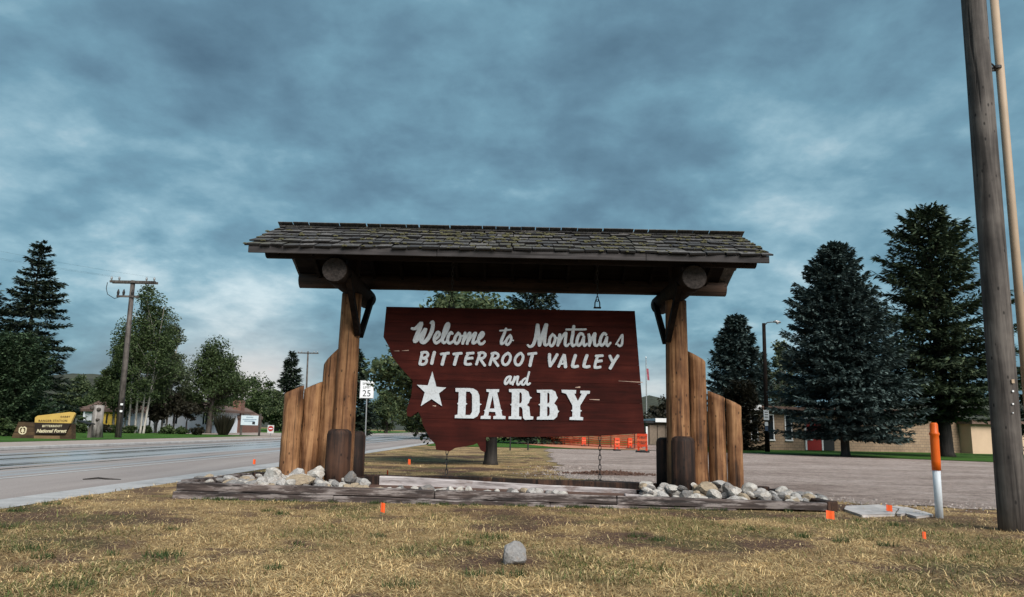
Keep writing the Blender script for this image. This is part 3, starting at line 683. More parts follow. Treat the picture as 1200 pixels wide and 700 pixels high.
# ------------------------------------------------------------------ the welcome board
YB = 12.98                                            # front face of the planks
def bd(x, y):
    p = at(x, y, YB); return (p.x, p.z)
board = thing('welcome_board', 'dark red plank welcome sign shaped like a state outline with white letters', 'sign', (RX0, YB, 2.0))
OUT = [(452.7, 359.5), (600, 362.3), (744, 364.5), (748.5, 420), (752.5, 470), (755.5, 508), (700, 511), (640, 512), (569, 512.5), (568.6, 530.5), (563.5, 528), (561, 523), (559, 519.5), (555, 521.5), (545, 523.5), (533.7, 525), (527, 529), (518, 528),
       (511, 527.5), (510, 520.5), (503.5, 514), (499, 505), (495.5, 498), (493, 488), (490, 482.5), (481, 488.8), (477, 487.5), (476.5, 480), (482, 464), (483.6, 446.5), (476, 438), (468, 429), (464, 424), (460, 419), (456, 407), (449.3, 395)]
ol = [bd(*p) for p in OUT]
me = curve_fill([ol], .045)
def slab_cut(me, z0, z1, grow=0.0):
    bm = bmesh.new(); bm.from_mesh(me); bmesh.ops.remove_doubles(bm, verts=bm.verts[:], dist=1e-5)
    for z, out in ((z0, False), (z1, True)):
        if z is None: continue
        r = bmesh.ops.bisect_plane(bm, geom=bm.verts[:] + bm.edges[:] + bm.faces[:], plane_co=(0, 0, z), plane_no=(0, 0, 1), clear_outer=out, clear_inner=not out)
        ed = [g for g in r['geom_cut'] if isinstance(g, bmesh.types.BMEdge)]
        if ed: bmesh.ops.triangle_fill(bm, edges=ed, use_beauty=True)
    bmesh.ops.recalc_face_normals(bm, faces=bm.faces[:])
    m2 = bpy.data.meshes.new('plank'); bm.to_mesh(m2); bm.free(); return m2
zs = [None] + [bd(600, y)[1] for y in (381, 402.5, 425, 447.5, 470, 492.5)] + [None]
for za, zb in zip(zs, zs[1:]):                        # planks run from the top down
    m2 = slab_cut(me, None if zb is None else zb + .0022, None if za is None else za - .0022)
    m2.transform(Matrix.Translation((0, YB + .045 + random.uniform(0, .003), 0))); m2.transform(Matrix.Translation(-WORLD[board])); place('plank', m2, M_red, board)
bk = curve_fill([[((x - .05) * .985 + .05, (z - 2.1) * .985 + 2.1) for x, z in ol]], .03)
bk.transform(Matrix.Translation((0, YB + .081, 0))); bk.transform(Matrix.Translation(-WORLD[board])); place('backing', bk, M_red, board)
# bare wood showing in the splits
for (x0, y0, x1, y1, h) in ((725, 446.6, 753, 448.2, 1.0), (690.5, 468.2, 702.5, 468.7, 1.2), (462, 411.4, 468, 411.4, .9), (471, 411.2, 479, 410.8, 1.0), (507, 475.6, 511, 476, 1.5), (674, 454.2, 680, 453.9, 2.0)):
    a = bd(x0, y0); b2 = bd(x1, y1); hh = h * YB / F_PX * .5
    mb = MB(); mb.prism([(a[0], a[1] - hh * .3), (b2[0], b2[1] - hh), (b2[0], b2[1] + hh), (a[0], a[1] + hh * .3)], YB - .004, YB + .01); mb.build('split', M_split, board)

def resample(pts, step):
    """Catmull-Rom through (x, y, w)"""
    P = [pts[0]] + list(pts) + [pts[-1]]; out = []
    for i in range(1, len(P) - 2):
        p0, p1, p2, p3 = (np.array(q, float) for q in P[i-1:i+3]); n = max(2, int(np.hypot(*(p2 - p1)[:2]) / step))
        for k in range(n):
            u = k / n; out.append(.5 * ((2 * p1) + (-p0 + p2) * u + (2 * p0 - 5 * p1 + 4 * p2 - p3) * u * u + (-p0 + 3 * p1 - 3 * p2 + p3) * u ** 3))
    out.append(np.array(P[-2], float)); return out
def letter(strokes, org, sc, w, thick=.022, straight=False):
    """strokes: lists of (x, y[, width]) in tracing units; one raised letter cut from flat stock with rounded edges"""
    mb = MB()
    for si, st in enumerate(strokes):
        st = [(p[0], p[1], p[2] if len(p) > 2 else w) for p in st]
        Q = resample(st, w * .28)
        if straight:
            Q = []
            for a, b2 in zip(st, st[1:]):
                for k in range(4): Q.append(np.array(a, float) + (np.array(b2, float) - np.array(a, float)) * k / 4)
            Q.append(np.array(st[-1], float))
        ctr = []
        for q in Q:
            X, Z = bd(org[0] + q[0] / sc, org[1] + q[1] / sc); ctr.append((X, Z, q[2] / sc * YB / F_PX / 2))
        # round ends
        def end(c, d, r): return [(c[0] + d[0] * r * f, c[1] + d[1] * r * f, r * g) for f, g in (((.35, .92), (.62, .72), (.78, .42)) if not straight else ((.30, .90), (.42, .62)))]
        d0 = np.array(ctr[0][:2]) - np.array(ctr[1][:2]); d0 /= np.linalg.norm(d0) + 1e-9; d1 = np.array(ctr[-1][:2]) - np.array(ctr[-2][:2]); d1 /= np.linalg.norm(d1) + 1e-9
        ctr = list(reversed(end(ctr[0], d0, ctr[0][2]))) + ctr + end(ctr[-1], d1, ctr[-1][2])
        base = len(mb.v); K = 7; tk = thick + .0009 * si
        for i, (X, Z, r) in enumerate(ctr):
            a = np.array(ctr[max(0, i-1)][:2]); b2 = np.array(ctr[min(len(ctr)-1, i+1)][:2]); tdir = (b2 - a) / (np.linalg.norm(b2 - a) + 1e-9); nx, nz = -tdir[1], tdir[0]
            td = tk + .0016 * i / len(ctr)
            for u, dep in ((-1, -.004), (-1, .72), (-.88, .95), (0, 1.04), (.88, .95), (1, .72), (1, -.004)):
                mb.v.append(Vector((X + nx * r * u, YB - td * dep, Z + nz * r * u)))
        for i in range(len(ctr) - 1):
            for k in range(K - 1): mb.f.append((base + i * K + k, base + i * K + k + 1, base + (i + 1) * K + k + 1, base + (i + 1) * K + k))
        mb.f.append(tuple(base + k for k in range(K))); e = base + (len(ctr) - 1) * K; mb.f.append(tuple(e + k for k in reversed(range(K))))
    return mb.build('letter', M_letter, board, False)
A1 = ((478, 370), 12.0)
for st in ([[(58, 183, 40), (105, 185, 48), (160, 135, 55), (192, 108, 55), (165, 190, 62), (110, 320, 62), (98, 365, 55), (140, 340, 48), (205, 250, 52), (250, 190, 50), (215, 290, 56), (190, 365, 56), (235, 375, 56), (300, 300, 56), (345, 190, 56), (352, 90, 50), (322, 108, 34)]],
           [[(382, 338, 36), (425, 305, 36), (448, 255, 38), (425, 232, 40), (388, 275, 44), (370, 340, 44), (395, 388, 44), (440, 365, 40), (480, 325, 34)]],
           [[(492, 330, 36), (545, 235, 38), (575, 150, 42), (568, 110, 42), (535, 150, 48), (498, 270, 50), (485, 350, 48), (508, 386, 44), (545, 365, 34)]],
           [[(625, 255, 40), (605, 238, 42), (572, 285, 46), (558, 350, 46), (580, 390, 44), (622, 375, 38), (655, 340, 32)]],
           [[(712, 245, 42), (672, 295, 44), (656, 360, 44), (682, 396, 42), (718, 365, 42), (738, 300, 42), (722, 252, 40), (745, 290, 30), (775, 285, 28)]],
           [[(805, 245, 40), (785, 330, 42), (770, 395, 42)], [(780, 375, 34), (830, 285, 36), (875, 245, 40), (850, 330, 42), (832, 398, 42)], [(845, 375, 34), (910, 280, 36), (955, 245, 40), (925, 330, 44), (912, 388, 44), (945, 385, 36), (985, 345, 30)]],
           [[(992, 345, 36), (1040, 305, 36), (1065, 260, 40), (1045, 236, 40), (1005, 290, 44), (990, 355, 44), (1015, 402, 44), (1055, 392, 40), (1080, 365, 34)]]):
    letter(st, *A1, 42)
A2 = ((578, 370), 15.0)
for st in ([[(225, 232, 46), (190, 330, 54), (145, 440, 56), (142, 500, 48), (180, 485, 40), (215, 440, 30)], [(118, 268, 30), (205, 262, 32), (312, 250, 30)]],
           [[(300, 345, 44), (245, 410, 50), (222, 485, 48), (248, 518, 44), (290, 478, 46), (318, 410, 46), (305, 350, 40), (315, 430, 30), (352, 438, 28)]],
           [[(605, 520, 40), (645, 550, 50), (700, 515, 58), (745, 390, 64), (778, 170, 66)], [(782, 170, 62), (795, 330, 70), (812, 525, 62)], [(815, 525, 56), (865, 340, 66), (930, 165, 70)], [(935, 165, 66), (905, 360, 66), (900, 490, 62), (930, 525, 50), (970, 490, 36)]],
           [[(1045, 330, 48), (995, 400, 54), (985, 495, 54), (1022, 538, 48), (1065, 490, 54), (1090, 400, 52), (1055, 335, 44), (1095, 395, 36), (1140, 390, 32)]]):
    letter(st, *A2, 50)
A3 = ((650, 370), 13.333)
for st in ([[(80, 300, 48), (62, 390, 50), (48, 468, 48)], [(62, 440, 40), (120, 330, 42), (175, 275, 46), (165, 380, 50), (162, 455, 48), (190, 478, 40), (225, 440, 30)]],
           [[(298, 170, 50), (280, 300, 54), (262, 420, 54), (285, 475, 46), (325, 450, 34)], [(178, 220, 32), (330, 220, 34), (487, 218, 32)]],
           [[(440, 300, 46), (405, 280, 46), (365, 330, 50), (345, 420, 50), (370, 472, 46), (415, 430, 44), (450, 345, 42)], [(455, 330, 44), (448, 420, 48), (465, 475, 44), (505, 440, 30)]],
           [[(532, 300, 48), (545, 390, 50), (540, 470, 48)], [(550, 440, 42), (585, 350, 44), (628, 280, 48), (618, 380, 50), (625, 455, 50), (655, 475, 42), (695, 435, 32)]],
           [[(800, 300, 46), (765, 280, 46), (725, 335, 50), (705, 420, 50), (730, 472, 46), (775, 430, 44), (808, 350, 42)], [(815, 340, 44), (805, 430, 46), (825, 475, 44), (872, 425, 32)]],
           [[(955, 452, 26), (1010, 365, 30), (1055, 302, 34), (1055, 390, 38), (1045, 455, 40), (1012, 478, 40), (985, 455, 36)]]):
    letter(st, *A3, 46)
A4 = ((485, 405), 8.571)
for st in ([[(85, 75), (72, 130), (60, 185)], [(78, 74), (125, 70), (142, 95), (120, 122), (85, 128)], [(85, 128), (125, 140), (122, 175), (95, 192), (62, 188)]],
           [[(207, 70, 34), (192, 125, 34), (180, 182, 34)]],
           [[(275, 88), (312, 84), (350, 78)], [(315, 84, 34), (298, 140, 34), (285, 192, 34)]],
           [[(400, 88), (437, 84), (478, 80)], [(440, 84, 34), (422, 140, 34), (408, 192, 34)]],
           [[(548, 84), (522, 130), (515, 182)], [(535, 82), (568, 80), (598, 78)], [(530, 135), (560, 130), (588, 128)], [(518, 188), (545, 192), (572, 188)]],
           [[(662, 84), (645, 140), (628, 190)], [(650, 80), (690, 74), (718, 92), (700, 125), (660, 135)], [(668, 138), (690, 172), (712, 202)]],
           [[(795, 88), (778, 140), (762, 195)], [(782, 84), (822, 78), (848, 98), (832, 130), (792, 140)], [(800, 142), (822, 175), (844, 205)]],
           [[(945, 78), (908, 105), (888, 150), (900, 190), (930, 194), (960, 160), (970, 110), (950, 80)]],
           [[(1070, 78), (1035, 105), (1014, 150), (1026, 192), (1058, 196), (1086, 160), (1096, 110), (1076, 80)]]):
    letter(st, *A4, 29)
A5 = ((600, 408), 8.571)
for st in ([[(165, 62), (205, 58), (242, 54)], [(208, 58, 34), (192, 120, 34), (180, 178, 34)]],
           [[(376, 66, 34), (376, 125, 34), (382, 182, 32)], [(385, 180, 28), (420, 125, 32), (452, 68, 32)]],
           [[(468, 188, 28), (495, 125, 30), (520, 72, 30)], [(524, 74, 34), (530, 130, 36), (536, 190, 36)], [(490, 160, 22), (530, 158, 22)]],
           [[(636, 76, 34), (618, 130, 34), (606, 180, 34)], [(606, 186, 32), (632, 190, 32), (660, 184, 30)]],
           [[(752, 76, 34), (732, 130, 34), (720, 180, 34)], [(720, 186, 32), (748, 192, 32), (776, 186, 30)]],
           [[(858, 90), (840, 140), (830, 188)], [(842, 82), (875, 80), (908, 78)], [(838, 138), (868, 134), (898, 130)], [(830, 196), (858, 198), (885, 192)]],
           [[(982, 82, 32), (995, 112, 32), (1010, 142, 30)], [(1062, 80, 32), (1020, 142, 34), (985, 204, 34)]]):
    letter(st, *A5, 29)
A6 = ((485, 430), 10.0)
letter([[(1128, 115), (1090, 130), (1066, 180), (1078, 205), (1112, 170), (1132, 125)], [(1138, 118), (1122, 170), (1135, 198), (1158, 175)]], *A6, 28)
for st in ([[(28, 290), (14, 330), (6, 368)], [(14, 345), (40, 300), (62, 288), (52, 330), (52, 366), (68, 368), (88, 340)]],
           [[(135, 305), (108, 325), (96, 360), (115, 370), (140, 340), (158, 290), (172, 242)], [(158, 290), (148, 350), (158, 370), (180, 355)]]):
    letter(st, *A5, 22)
def cut_letter(loops, org, sc, name='letter'):
    m2 = curve_fill([[bd(org[0] + x / sc, org[1] + y / sc) for x, y in lp] for lp in loops], .026)
    m2.transform(Matrix.Translation((0, YB + .0005, 0))); m2.transform(Matrix.Translation(-WORLD[board])); return place(name, m2, M_letter, board)
cut_letter([[(488, 250), (640, 250), (700, 256), (745, 285), (768, 335), (772, 428), (796, 440), (772, 454), (770, 530), (745, 580), (700, 606), (480, 602), (482, 566), (513, 560), (519, 445), (508, 430), (522, 418), (527, 297), (490, 292)],
            [(612, 292), (655, 292), (682, 325), (684, 440), (682, 530), (660, 566), (604, 565), (608, 450), (627, 435), (610, 420)]], *A6)
cut_letter([[(850, 264), (1000, 264), (998, 296), (976, 300), (1022, 500), (1036, 512), (1026, 525), (1037, 574), (1075, 580), (1072, 614), (930, 612), (932, 578), (962, 574), (954, 530), (882, 528), (872, 572), (902, 578), (898, 612), (782, 610), (785, 578), (820, 572), (832, 526), (820, 512), (838, 500), (884, 298), (852, 293)],
            [(925, 335), (945, 490), (888, 490)]], *A6)
A7 = ((590, 445), 10.909)
cut_letter([[(70, 122), (200, 120), (265, 123), (318, 155), (335, 215), (365, 232), (340, 250), (325, 295), (300, 325), (330, 350), (342, 468), (382, 474), (378, 510), (275, 515), (250, 490), (243, 375), (225, 350), (199, 350), (198, 470), (230, 475), (228, 508), (65, 505), (67, 472), (100, 468), (104, 335), (85, 320), (105, 305), (108, 165), (72, 158)],
            [(205, 165), (225, 167), (235, 190), (235, 275), (222, 302), (202, 306)]], *A7)
cut_letter([[(425, 132), (555, 130), (618, 131), (662, 155), (680, 210), (695, 232), (680, 255), (648, 305), (682, 340), (694, 390), (712, 405), (692, 430), (685, 475), (640, 512), (425, 512), (428, 478), (465, 470), (469, 335), (445, 320), (470, 305), (472, 172), (428, 165)],
            [(560, 170), (578, 171), (588, 190), (588, 280), (578, 301), (559, 304)], [(558, 345), (578, 346), (590, 368), (590, 440), (578, 466), (557, 468)]], *A7)
cut_letter([[(740, 130), (928, 135), (925, 178), (905, 183), (950, 275), (1000, 180), (978, 176), (982, 142), (1105, 145), (1102, 180), (1068, 186), (978, 335), (980, 385), (1003, 400), (981, 413), (978, 475), (1018, 484), (1015, 520), (842, 515), (845, 482), (878, 475), (881, 412), (862, 396), (881, 382), (879, 330), (800, 182), (745, 166)]], *A7)
cut_letter([[(218, 55), (265, 235), (380, 245), (295, 312), (332, 462), (208, 378), (82, 462), (130, 300), (38, 212), (165, 218)]], *A6, name='star')
# hangers: eye bolts on the board, chain links up to the ridge log, chains down to the timbers
def link_ring(mb, c, r, rt, ax, tall=1.5):
    pts = []
    for k in range(13):
        t_ = 2 * pi * k / 12; u = cos(t_) * r; v_ = sin(t_) * r * tall
        pts.append(Vector(c) + (Vector((u, 0, v_)) if ax == 0 else Vector((0, u, v_))))
    mb.tube(pts, rt, 5, False)
def chain(label, px, y0, z0, z1, zfront=None):
    a = at(px, y0, YB + .03); o = thing('hanging_chain', label, 'chain', (a.x, a.y, z0), 'chains holding the welcome board')
    z = z1; k = 0; n = max(2, int((z1 - z0) / .075)); st = (z1 - z0) / n
    for i in range(n):
        mb = MB(); link_ring(mb, (a.x, a.y, z0 + st * (i + .5)), .020, .0075, k % 2, st * .62 / .020); mb.build('link', M_black, o); k += 1
    return o
for px, nm in ((529, 'short iron chain above the word Welcome'), (700, 'short iron chain above the word Montana')):
    e = at(px, 361.5, YB + .02); zt = e.z
    mb = MB(); mb.box((e.x, e.y, zt + .01), .13, .05, .025)
    mb.tube([(e.x - .045, e.y, zt), (e.x - .042, e.y, zt + .10), (e.x - .02, e.y, zt + .165), (e.x + .02, e.y, zt + .165), (e.x + .042, e.y, zt + .10), (e.x + .045, e.y, zt)], .011, 6)
    mb.build('shackle', M_black, board)
    chain(nm, px, 361.5, zt + .13, 4.28)
for px, pyb, pye, nm in ((524, 527, 556, 'rusty iron chain from the lowest board tip down to timber'), (703, 511, 562, 'pale iron chain below the board near the lot')):
    zt = at(px, pyb, YB).z; zb = at(px, pye, YB).z; chain(nm, px, pyb, zb, zt)

# ------------------------------------------------------------------ timber planter and its stones
border = thing('timber_border', 'low planter frame of weathered railway timbers around the stone bed', 'planter', (0, 11.4, 0))
def timber(a, b2, w_, h, mat, name='timber', tw=0.0):
    a = Vector(a); b2 = Vector(b2); d = b2 - a; n = max(3, int(d.length / .35)); mb = MB(); dirx = d.normalized(); side = Vector((0, 0, 1)).cross(dirx).normalized(); rt_ = random.Random(hash((round(a.x, 2), round(a.z, 2))))
    for i in range(n + 1):
        c = a + d * i / n; 
        for sx, sz in ((-1, -1), (1, -1), (1, 1), (-1, 1)):
            j = Vector((rt_.uniform(-1, 1), rt_.uniform(-1, 1), rt_.uniform(-1, 1))) * .009
            mb.v.append(c + side * sx * w_ / 2 + Vector((0, 0, sz * h / 2)) + j)
    for i in range(n):
        for k in range(4):
            j = (k + 1) % 4; mb.f.append((i * 4 + k, i * 4 + j, i * 4 + 4 + j, i * 4 + 4 + k))
    mb.f += [(3, 2, 1, 0), tuple(n * 4 + k for k in range(4))]
    o = mb.build(name, mat, border, bevel=.012)
    return o
YT = 11.45
def tz(x): return .245 - .0105 * (x + 4.95)           # top of the upper course falls to the right
segs = [(-4.95, -1.10), (-1.09, 1.62), (1.63, 4.82)]
for a, b2 in segs: timber((a, YT, tz(a) - .063), (b2, YT, tz(b2) - .063), .16, .124, M_tie)
for a, b2 in [(-4.98, -2.6), (-2.59, .62), (.63, 3.4)]: timber((a, YT - .03, tz(a) - .190), (b2, YT - .03, tz(b2) - .190), .17, .124, M_tie)
timber((-4.90, YT + .09, .20), (-4.60, 13.5, .20), .15, .13, M_tie)
timber((4.84, YT - .08, .085), (4.70, 13.5, .11), .17, .15, M_stub)
timber((-4.55, 13.52, .21), (-.3, 13.55, .21), .16, .14, M_stub); timber((-.29, 13.55, .20), (4.62, 13.5, .15), .16, .14, M_stub)
p = at(445, 565, 12.85); q = at(746, 581, 12.6)
timber(p, q, .13, .20, M_bleach)
p2 = at(420, 565, 12.9); timber(p2, (p.x - .01, p.y, p.z + .01), .13, .18, M_stub)
q2 = at(764, 580, 12.65); timber((q.x + .01, q.y, q.z + .01), q2, .13, .15, M_stub)
p3 = at(668, 585, 11.7); q3 = at(756, 583, 11.75); timber(at(732, 581, 12.1), at(760, 583, 12.1), .10, .06, M_bleach)

rock_meshes = []
def rock_mesh(seed, sub=2):
    r = random.Random(seed); bm = bmesh.new(); bmesh.ops.create_icosphere(bm, subdivisions=sub, radius=1)
    planes = [(Vector((r.uniform(-1, 1), r.uniform(-1, 1), r.uniform(-.6, 1))).normalized(), r.uniform(.55, .85)) for _ in range(9)]
    for v_ in bm.verts:
        p = v_.co.copy()
        for nn, dd in planes:
            e = p.dot(nn) - dd
            if e > 0: p -= nn * e * .92
        p *= 1 + .10 * noise.noise(p * 2.1 + Vector((seed * 3.1, 0, 0))); v_.co = p
    me = bpy.data.meshes.new('stone'); bm.to_mesh(me); bm.free(); me.materials.append(M_stone); return me
rock_meshes = [rock_mesh(i) for i in range(11)]
def stone(loc, size, label, group=None, rot=None, mesh=None, name='stone', cat='stone'):
    o = link(bpy.data.objects.new(name, mesh or random.choice(rock_meshes))); o.location = loc; o.scale = size
    o.rotation_euler = rot or (random.uniform(-.4, .4), random.uniform(-.4, .4), random.uniform(0, 6.28)); return tag(o, label, cat, group)
def pix_stone(px, py, wpx, hpx, Y, label, group):
    p = at(px, py, Y); k = Y / F_PX
    return stone((p.x, p.y, p.z), (wpx * k * .56, wpx * k * .5, hpx * k * .60), label, group, rot=(random.uniform(-.25, .25), random.uniform(-.25, .25), random.uniform(0, 6.28)))
# stones in the heap by the road-side post
bigL = [(348, 556, 26, 13, 12.5, 'pale blue-grey rounded boulder between the upright logs and dark stub'), (322, 556, 24, 14, 12.4, 'tan slab boulder leaning at the foot of the shortest roadside log'),
        (348, 563, 38, 11, 12.0, 'long flat tan boulder lying along the roadside heap'), (371, 557, 22, 13, 12.4, 'grey wedge stone against the stub post by the road'), (374, 551, 15, 9, 12.5, 'small square white stone wedged at the tallest roadside log'),
        (411, 559, 15, 14, 12.2, 'upright grey stone just past the roadside stub post'), (427, 566, 16, 10, 11.9, 'tan pyramid stone before the dark timber block')]
for b_ in bigL: pix_stone(*b_[:5], b_[5], 'stones heaped at the roadside post')
LBL = 'stone in the heap around the foot of the roadside post'
for i in range(95):
    px = random.uniform(258, 440); Y = random.uniform(11.62, 12.7); z = .165 + .11 * random.random() * (1 - abs(px - 360) / 130) + .04 * (Y - 11.6)
    X = (px - 600) / F_PX * Y * 1.02; r = random.uniform(.055, .125)
    stone((X, Y, z), (r * random.uniform(.9, 1.5), r, r * random.uniform(.5, .75)), LBL, 'small stones at the roadside post')
for i in range(13):
    a = at(random.uniform(262, 440), 572, 11.62); r = random.uniform(.075, .13)
    stone((a.x, 11.66 + random.uniform(0, .08), tz(a.x) - .035 + random.uniform(-.02, .02)), (r * 1.25, r, r * .62), LBL, 'small stones at the roadside post')
bigR = [(829, 573, 27, 16, 12.1, 'grey-green round boulder before the lot-side upright logs'), (842, 566, 18, 6, 12.4, 'thin flat white stone on top of the lot-side heap'), (855, 575, 21, 19, 12.0, 'dark grey upright boulder in the lot-side heap'),
        (877, 573, 20, 15, 12.1, 'tan rounded boulder near the shortest lot-side log'), (791, 577, 20, 12, 12.0, 'white stone before the lot-side stub post'), (822, 583, 18, 7, 11.8, 'flat white stone just behind the lot-side front timber'),
        (840, 582, 12, 10, 11.8, 'white wedge stone beside the dark boulder'), (890, 579, 18, 12, 11.9, 'buff stone at the sloping end of the lot-side heap'), (767, 579, 22, 12, 11.95, 'pale round stone beside the bleached timber end')]
for b_ in bigR: pix_stone(*b_[:5], b_[5], 'stones heaped at the lot-side post')
LBR = 'stone in the heap around the foot of the lot-side post'
for i in range(105):
    px = random.uniform(752, 955); Y = random.uniform(11.65, 12.7); k = 1 - max(0, (px - 870) / 90)
    z = .10 + .16 * random.random() * max(.15, k) + .03 * (Y - 11.6); X = (px - 600) / F_PX * Y * 1.02; r = random.uniform(.055, .13)
    stone((X, Y, z), (r * random.uniform(.9, 1.5), r, r * random.uniform(.5, .75)), LBR, 'small stones at the lot-side post')
for i in range(14):
    a = at(random.uniform(752, 940), 585, 11.62); r = random.uniform(.065, .115)
    stone((a.x, 11.66 + random.uniform(0, .08), tz(a.x) - .03 + random.uniform(-.02, .015)), (r * 1.25, r, r * .62), LBR, 'small stones at the lot-side post')
LBM = 'small stone in the row before the bleached timber'
for i in range(24):
    a = at(445 + i * 9.3 + random.uniform(-4, 4), 575, 11.9); r = random.uniform(.06, .115); 
    stone((a.x, random.uniform(11.72, 12.2), tz(a.x) - .06 + random.uniform(-.02, .03)), (r * 1.3, r, r * .75), LBM, 'stones before the bleached timber')
mb = MB(); mb.quad((-4.8, 11.5, .175), (4.75, 11.5, .09), (4.6, 13.45, .11), (-4.5, 13.45, .19)); tag(mb.build('planter_soil', M_soil, None, recalc=False), kind='structure')
g = ground(602, 664)
stone((g.x, g.y + .08, .075), (.128, .12, .125), 'lone angular grey rock on the dry grass in front', None, (.5, -.2, .9), rock_mesh(81, 3), 'rock', 'rock')

# little mound of dug soil behind the planter
mb = MB(); c = ground(715, 556); ring = 9
for i in range(ring + 1):
    for k in range(28):
        t_ = 2 * pi * k / 28; rr = i / ring
        x = c.x + 1.0 * rr * cos(t_); y = c.y + .55 * rr * sin(t_); h = .055 * (1 - rr) ** 1.0 * (1 + 1.6 * noise.noise(Vector((x * 4, y * 4, 1)))) + .14 * noise.noise(Vector((x * 9, y * 9, 2))) * (1 - rr)
        mb.v.append(Vector((x, y, h + .004)))
for i in range(ring):
    for k in range(28): j = (k + 1) % 28; mb.f.append((i * 28 + k, i * 28 + j, (i + 1) * 28 + j, (i + 1) * 28 + k))
tag(mb.build('soil_mound', M_soil, None, True), kind='structure')
mb = MB(); rc = random.Random(8)
for i in range(520):
    a_ = rc.uniform(0, 2 * pi); f_ = sqrt(rc.random()); x = c.x + 1.25 * f_ * cos(a_) + rc.uniform(-.3, .3); y = c.y + .65 * f_ * sin(a_); r_ = rc.uniform(.010, .05) * (1.2 - .7 * f_)
    h = .055 * max(0, 1 - f_) + r_ * .4; R3 = Matrix.Rotation(rc.uniform(0, 6), 3, Vector((rc.random(), rc.random(), rc.random() + .1)))
    n_ = len(mb.v); mb.v += [Vector((x, y, h)) + R3 @ Vector(p_) * r_ for p_ in ((1, 0, 0), (-1, .1, 0), (0, 1, .1), (0, -1, 0), (0, 0, .8), (.1, 0, -.8))]
    mb.f += [tuple(n_ + q_ for q_ in f3) for f3 in ((0, 2, 4), (2, 1, 4), (1, 3, 4), (3, 0, 4), (2, 0, 5), (1, 2, 5), (3, 1, 5), (0, 3, 5))]
tag(mb.build('soil_clods', M_soil, None, recalc=False), kind='stuff')

# ------------------------------------------------------------------ small things on the grass
M_orange = plain('flag orange', (.82, .105, .018), 0.6, var=0.1); M_postor = plain('marker orange', (.80, .13, .006), 0.45, var=0.08); M_postwh = plain('marker white', (.66, .71, .76), 0.45, var=0.05)
def flag(px, pyb, label, h=.17, w_=.115, hh=.10, yaw=0.0, lean=0.0):
    g = ground(px, pyb); o = thing('survey_flag', label, 'marker flag', g, 'orange survey flags in the grass')
    mb = MB(); mb.tube([g, g + Vector((lean, 0, h))], .0016, 5); mb.build('wire', M_steel, o)
    mb = MB(); nseg = 5; R_ = Matrix.Rotation(yaw, 3, 'Z')
    for i in range(nseg + 1):
        f = i / nseg; dx = f * w_; dy = .018 * sin(f * 5 + yaw * 3)
        for z in (0, 1): mb.v.append(g + Vector((lean, 0, h - .004)) + R_ @ Vector((dx, dy, 0)) + Vector((0, 0, -hh * (1 - z) - .012 * f)))
    for i in range(nseg): mb.f.append((i * 2, i * 2 + 2, i * 2 + 3, i * 2 + 1))
    ob = mb.build('flag', M_orange, o, True); return o
flag(296, 547, 'orange survey flag beside the gutter of the wet road', .20, .10, .13, 1.0)
flag(446, 606, 'narrow orange survey flag in dry grass before the planter', .18, .055, .115, .5)
flag(453, 562, 'small orange survey flag beside the dark timber block', .20, .05, .13, .9)
flag(478, 548, 'distant orange survey flag on the turf behind the planter', .24, .07, .15, .4)
flag(968, 613, 'square orange survey flag at the planter corner', .165, .105, .105, .15, .01)
flag(1040, 604, 'orange survey flag on the broken concrete slab', .155, .09, .09, .3)
flag(1083, 636, 'faded small orange survey flag in bare soil near the white marker post', .12, .055, .075, .8)
# marker post
g = ground(1101, 608); o = thing('marker_post', 'white marker post with dented orange cap beside the concrete slab', 'marker post', g)
lean = Vector((.014, 0, 1)).normalized()
P_ = lambda s: g + lean * s
mb = MB(); mb.tube([P_(-.05), P_(.35), P_(.68)], .052, 16); mb.build('post', M_postwh, o, True)
mb = MB(); mb.tube([P_(.672), P_(.80), P_(.95), P_(1.10), P_(1.16), P_(1.175), P_(1.20), P_(1.21), P_(1.32), P_(1.345)], [.060, .062, .059, .061, .058, .068, .068, .056, .054, .046], 16, True, .05); mb.build('cap', M_postor, o, True)
# broken slab, three pieces
M_slab = plain('bleached slab', (.46, .43, .42), .85, var=.25, scale=5)
sl_o = thing('concrete_slab', 'broken pale concrete slab lying flush in the turf', 'concrete slab', ground(1035, 603))
for pts in (((992, 596), (1030, 594.5), (1052, 599.5), (1048, 606), (1010, 607), (990, 600)), ((1034, 594.8), (1062, 597.5), (1080, 602), (1056, 606), (1051, 605.5), (1055, 599.5)), ((1062, 605.2), (1082, 602.6), (1094, 606.5), (1074, 609))):
    mb = MB(); n = len(pts); top = [ground(*p_) for p_ in pts]
    mb.v += [Vector((p_.x, p_.y, .042)) for p_ in top] + [Vector((p_.x, p_.y, -.02)) for p_ in top]; mb.f.append(tuple(range(n)))
    for i in range(n): mb.f.append((i, (i + 1) % n, n + (i + 1) % n, n + i))
    mb.build('piece', M_slab, sl_o, bevel=.006)
# twig on the road shoulder
a = ground(97, 562, .01); b2 = ground(142, 562, .01); mb = MB()
mb.tube([a, a.lerp(b2, .3) + Vector((0, .12, .02)), a.lerp(b2, .6) + Vector((0, .03, .01)), b2], [.012, .016, .014, .006], 6); tag(mb.build('fallen_branch', M_barkdark, None, True), 'thin dark fallen branch lying on the road shoulder', 'branch')

